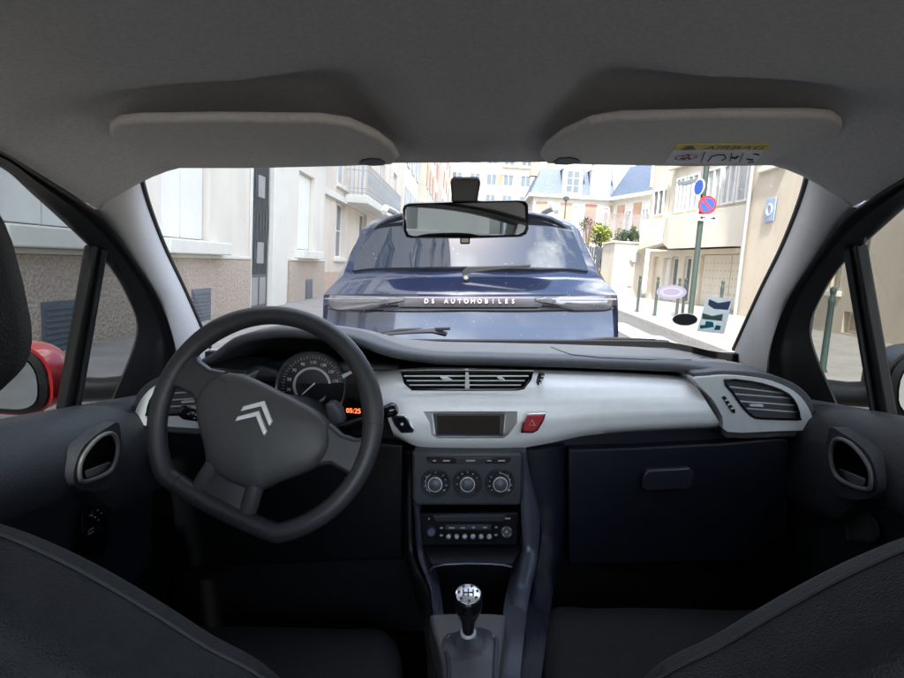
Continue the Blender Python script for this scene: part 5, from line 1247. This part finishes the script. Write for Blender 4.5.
ST = [st(3.70, [(0, .34), (.70, .35), (.86, .45), (.90, .62), (.91, .80), (.905, .935), (.90, .955), (.62, .957), (0, .957)]),
      st(3.66, [(0, .36), (.70, .38), (.87, .50), (.915, .66), (.925, .82), (.925, .95), (.92, .97), (.60, .975), (0, .975)]),
      st(3.655, [(0, .36), (.70, .38), (.88, .50), (.92, .66), (.93, .82), (.930, .98), (.925, 1.035), (.60, 1.045), (0, 1.045)]),
      st(3.70, [(0, .34), (.70, .36), (.89, .48), (.93, .66), (.94, .82), (.94, .99), (.92, 1.055), (.60, 1.075), (0, 1.075)]),
      st(3.80, [(0, .30), (.72, .33), (.90, .46), (.945, .66), (.95, .84), (.945, 1.02), (.89, 1.10), (.62, 1.125), (0, 1.128)]),
      st(3.87, [(0, .28), (.74, .31), (.90, .45), (.945, .66), (.95, .84), (.945, 1.03), (.84, 1.155), (.60, 1.178), (0, 1.182)]),
      st(3.93, [(0, .26), (.76, .29), (.90, .44), (.945, .66), (.95, .84), (.945, 1.03), (.79, 1.30), (.57, 1.335), (0, 1.342)]),
      st(4.00, [(0, .25), (.78, .28), (.90, .44), (.945, .66), (.95, .84), (.94, 1.035), (.725, 1.458), (.52, 1.505), (0, 1.515)]),
      st(4.09, [(0, .25), (.78, .28), (.90, .44), (.945, .66), (.95, .84), (.94, 1.04), (.68, 1.52), (.47, 1.572), (0, 1.59)]),
      st(4.8, [(0, .24), (.80, .27), (.90, .44), (.945, .66), (.95, .84), (.94, 1.03), (.66, 1.53), (.47, 1.60), (0, 1.625)]),
      st(6.0, [(0, .24), (.80, .27), (.90, .44), (.945, .66), (.95, .84), (.94, 1.0), (.69, 1.53), (.50, 1.585), (0, 1.60)]),
      st(6.6, [(0, .24), (.80, .27), (.90, .44), (.945, .66), (.95, .84), (.94, .99), (.72, 1.38), (.55, 1.42), (0, 1.44)]),
      st(7.25, [(0, .24), (.80, .27), (.90, .44), (.945, .66), (.95, .82), (.93, .95), (.80, 1.03), (.60, 1.05), (0, 1.07)]),
      st(7.9, [(0, .24), (.80, .27), (.89, .44), (.92, .60), (.91, .72), (.88, .82), (.75, .90), (.55, .95), (0, .97)]),
      st(8.15, [(0, .30), (.70, .32), (.78, .44), (.80, .56), (.78, .66), (.74, .76), (.62, .84), (.45, .88), (0, .89)])]
rings = []
for Y, pts in ST:
    bul = lambda w: .14 * (w / .95) ** 2 if Y < 4.3 else -.16 * (w / .95) ** 2 if Y > 7.8 else 0
    if Y < 3.702 and pts[-1][1] < 1.0: bul = lambda w, Y=Y: .14 * (w / .95) ** 2
    shr = (lambda z: -.26 * max(0, .957 - max(z, .5))) if Y < 3.72 else (lambda z: -.10 * max(0, .957 - max(z, .5))) if Y < 3.82 else (lambda z: 0)
    rings.append([Vector((CX + w, Y + bul(w) + shr(z), z)) for w, z in pts] + [Vector((CX - w, Y + bul(w) + shr(z), z)) for w, z in reversed(pts[1:-1])])
body = G(MB().loft(rings), 'body', 'blue', suv, sharp=32, bevel=.012, bseg=3)
def surf(Y, s):                                       # a point of the rear screen band: s -1..1 across, between stations
    zt = tab([(3.87, 1.182), (3.93, 1.342), (4.00, 1.515), (4.09, 1.59)], Y); ze = tab([(3.87, 1.155), (3.93, 1.30), (4.00, 1.458), (4.09, 1.52)], Y); w = tab([(3.87, .84), (3.93, .79), (4.00, .725), (4.09, .68)], Y)
    x = s * w; a_ = abs(s); z = lerp(zt, ze, max(0, (a_ - .7) / .3)) if a_ > .7 else lerp(zt, lerp(zt, zt - .007, 1), a_ / .7)
    return Vector((CX + x, Y + .14 * (x / .95) ** 2, z))
nrm = Vector((0, -.92, .39))
rows = []
for i in range(9):
    Y = lerp(3.878, 4.015, i / 8); kk = lerp(.93, .92, i / 8)
    rows.append([surf(Y, s * kk) + nrm * (.012 + .014 * (1 - s * s)) for s in [k / 12 for k in range(-12, 13)]])
rows = [[p - nrm * .03 for p in rows[0]]] + rows + [[p - nrm * .03 for p in rows[-1]]]
rg = G(MB().grid(rows), 'rear_window', 'darkglass', suv, sharp=60)
# spoiler overhanging the screen
rings = []
for s in [k / 10 for k in range(-10, 11)]:
    x = s * .665; zc = 1.585 - .035 * s * s - .085 * s ** 6
    y0 = 3.90 + .09 * s * s + .06 * s ** 6
    rings.append([Vector((CX + x, y0, zc - .025)), Vector((CX + x, y0 + .01, zc - .005)), Vector((CX + x, 4.06 + .1 * s * s, zc + .012)), Vector((CX + x, 4.40, zc + .022)), Vector((CX + x, 4.40, zc - .05)), Vector((CX + x, 4.06 + .1 * s * s, zc - .055))])
G(MB().loft(rings), 'spoiler', 'blue', suv, sharp=45, bevel=.008)
G(MB().box(CX - .12, CX + .12, 3.892, 3.90, 1.553, 1.562), 'brake_light', 'lampred', suv)
# chrome bar with lettering, tail lamps
bar = []
for s in [k / 10 for k in range(-10, 11)]:
    x = s * .44; y = 3.648 + .14 * (x / .95) ** 2
    bar.append([Vector((CX + x, y, .968)), Vector((CX + x, y - .008, .985)), Vector((CX + x, y - .008, 1.022)), Vector((CX + x, y, 1.030)), Vector((CX + x, y + .02, 1.03)), Vector((CX + x, y + .02, .968))])
tb = G(MB().loft(bar), 'tail_bar', mat('dark_chrome_bar', (.22, .23, .27), .25, metal=.8), suv, sharp=40)
m = MB()
word = 'DS AUTOMOBILES'
for i, ch in enumerate(word):
    if ch == ' ': continue
    x = (i - (len(word) - 1) / 2) * .0405; m.text(ch, Vector((CX + x, 3.634 + .14 * (x / .95) ** 2, 1.003)), (1, 0, 0), (0, 0, 1), .036, .002)
G(m, 'tail_lettering', 'sign_white', suv, sharp=None)
for s_ in (-1, 1):
    rr = []
    for k in range(15):
        t = k / 14; x = s_ * lerp(.40, .945, t); y = 3.640 + .14 * (x / .95) ** 2 + (.12 * max(0, (t - .82) / .18) ** 2)
        zt = lerp(1.028, 1.035, t); zb3_ = lerp(1.0, .945, min(1, t * 2.2))
        rr.append([Vector((CX + x, y, zb3_)), Vector((CX + x, y - .016, lerp(zb3_, zt, .25))), Vector((CX + x, y - .018, lerp(zb3_, zt, .7))), Vector((CX + x, y - .004, zt)), Vector((CX + x, y + .05, zt)), Vector((CX + x, y + .05, zb3_))])
    tl = G(MB().loft(rr), 'tail_lamp', 'lamp', suv, sharp=40)
    for q in range(1):
        G(MB().tube([Vector((CX + s_ * lerp(.50 + .05 * q, .90, t), 3.622 + .10 * (lerp(.50 + .05 * q, .90, t) / .95) ** 2, 1.018 - .022 * q - .004 * t)) for t in (0, .33, .66, 1)], .003, 6), 'lamp_trim', 'chrome', tl)
# tailgate crease, bumper, plate recess, wheels, rails, mirrors, windows, wiper
G(MB().tube([Vector((CX + x, 3.662 + .14 * (x / .95) ** 2, .952)) for x in [k * .09 for k in range(-10, 11)]], .006, 6), 'tailgate_crease', 'bumper', suv)
G(MB().loft([[Vector((CX + x, 3.54 + .13 * (x / .95) ** 2, .34)), Vector((CX + x, 3.50 + .13 * (x / .95) ** 2, .46)), Vector((CX + x, 3.54 + .13 * (x / .95) ** 2, .58)), Vector((CX + x, 3.80, .58)), Vector((CX + x, 3.80, .34))] for x in [k * .092 for k in range(-10, 11)]]), 'rear_bumper', 'bumper', suv, sharp=40)
G(MB().box(CX - .26, CX + .26, 3.49, 3.50, .44, .55), 'number_plate', 'sign_white', suv)
for s_ in (-1, 1):
    G(MB().tube([Vector((CX + s_ * .62, Y, z)) for Y, z in ((4.40, 1.60), (4.5, 1.64), (4.9, 1.655), (5.8, 1.65), (6.2, 1.62), (6.25, 1.58))], [.02, .026, .026, .026, .024, .02], 8), 'roof_rail', 'zinc', suv)
    sw_ = MB().add([Vector((CX + s_ * (w + .004), Y, z)) for w, Y, z in ((.925, 4.15, 1.09), (.80, 4.22, 1.36), (.735, 4.45, 1.47), (.725, 5.9, 1.45), (.80, 6.45, 1.28), (.925, 6.95, 1.04), (.938, 5.5, 1.05))], [tuple(range(7))])
    G(sw_, 'side_window', 'darkglass', suv, sharp=None)
    mr_ = MB().lathe((CX + s_ * 1.03, 6.75, 1.10), (0, 1, 0), [(.03, -.06), (.10, -.05), (.115, 0), (.09, .08), (.02, .11)], 18); G(mr_, 'wing_mirror', 'bumper', suv)
    for Y in (4.55, 7.25):
        wh = G(MB().lathe((CX + s_ * .82, Y, .335), (s_, 0, 0), [(.20, .10), (.33, .11), (.335, .02), (.335, -.10), (.30, -.12), (.1, -.12)], 28), 'wheel', 'tyre', suv, sharp=40)
        G(MB().lathe((CX + s_ * .82, Y, .335), (s_, 0, 0), [(.02, .115), (.06, .105), (.19, .09), (.21, .108), (.215, .08)], 20), 'rim', 'zinc', wh)
a_ = at(463, 272.5, 3.83); 
G(MB().px([(462, 275), (462, 271), (468, 266.5), (490, 265.5), (531, 264.5), (530, 267), (495, 270), (474, 272.5)], 3.80, 3.815), 'rear_wiper', 'rubber', suv, bevel=.004)
G(MB().lathe(at(466, 279, 3.80), (0, -1, .6), [(.02, -.04), (.02, .015), (.014, .02), (.0005, .02)], 16), 'wiper_pivot', 'rubber', suv)
G(MB().tube([Vector((CX, 4.9, 1.62)), Vector((CX, 4.98, 1.68)), Vector((CX, 5.12, 1.70))], [.03, .02, .006], 8), 'aerial', 'bumper', suv)
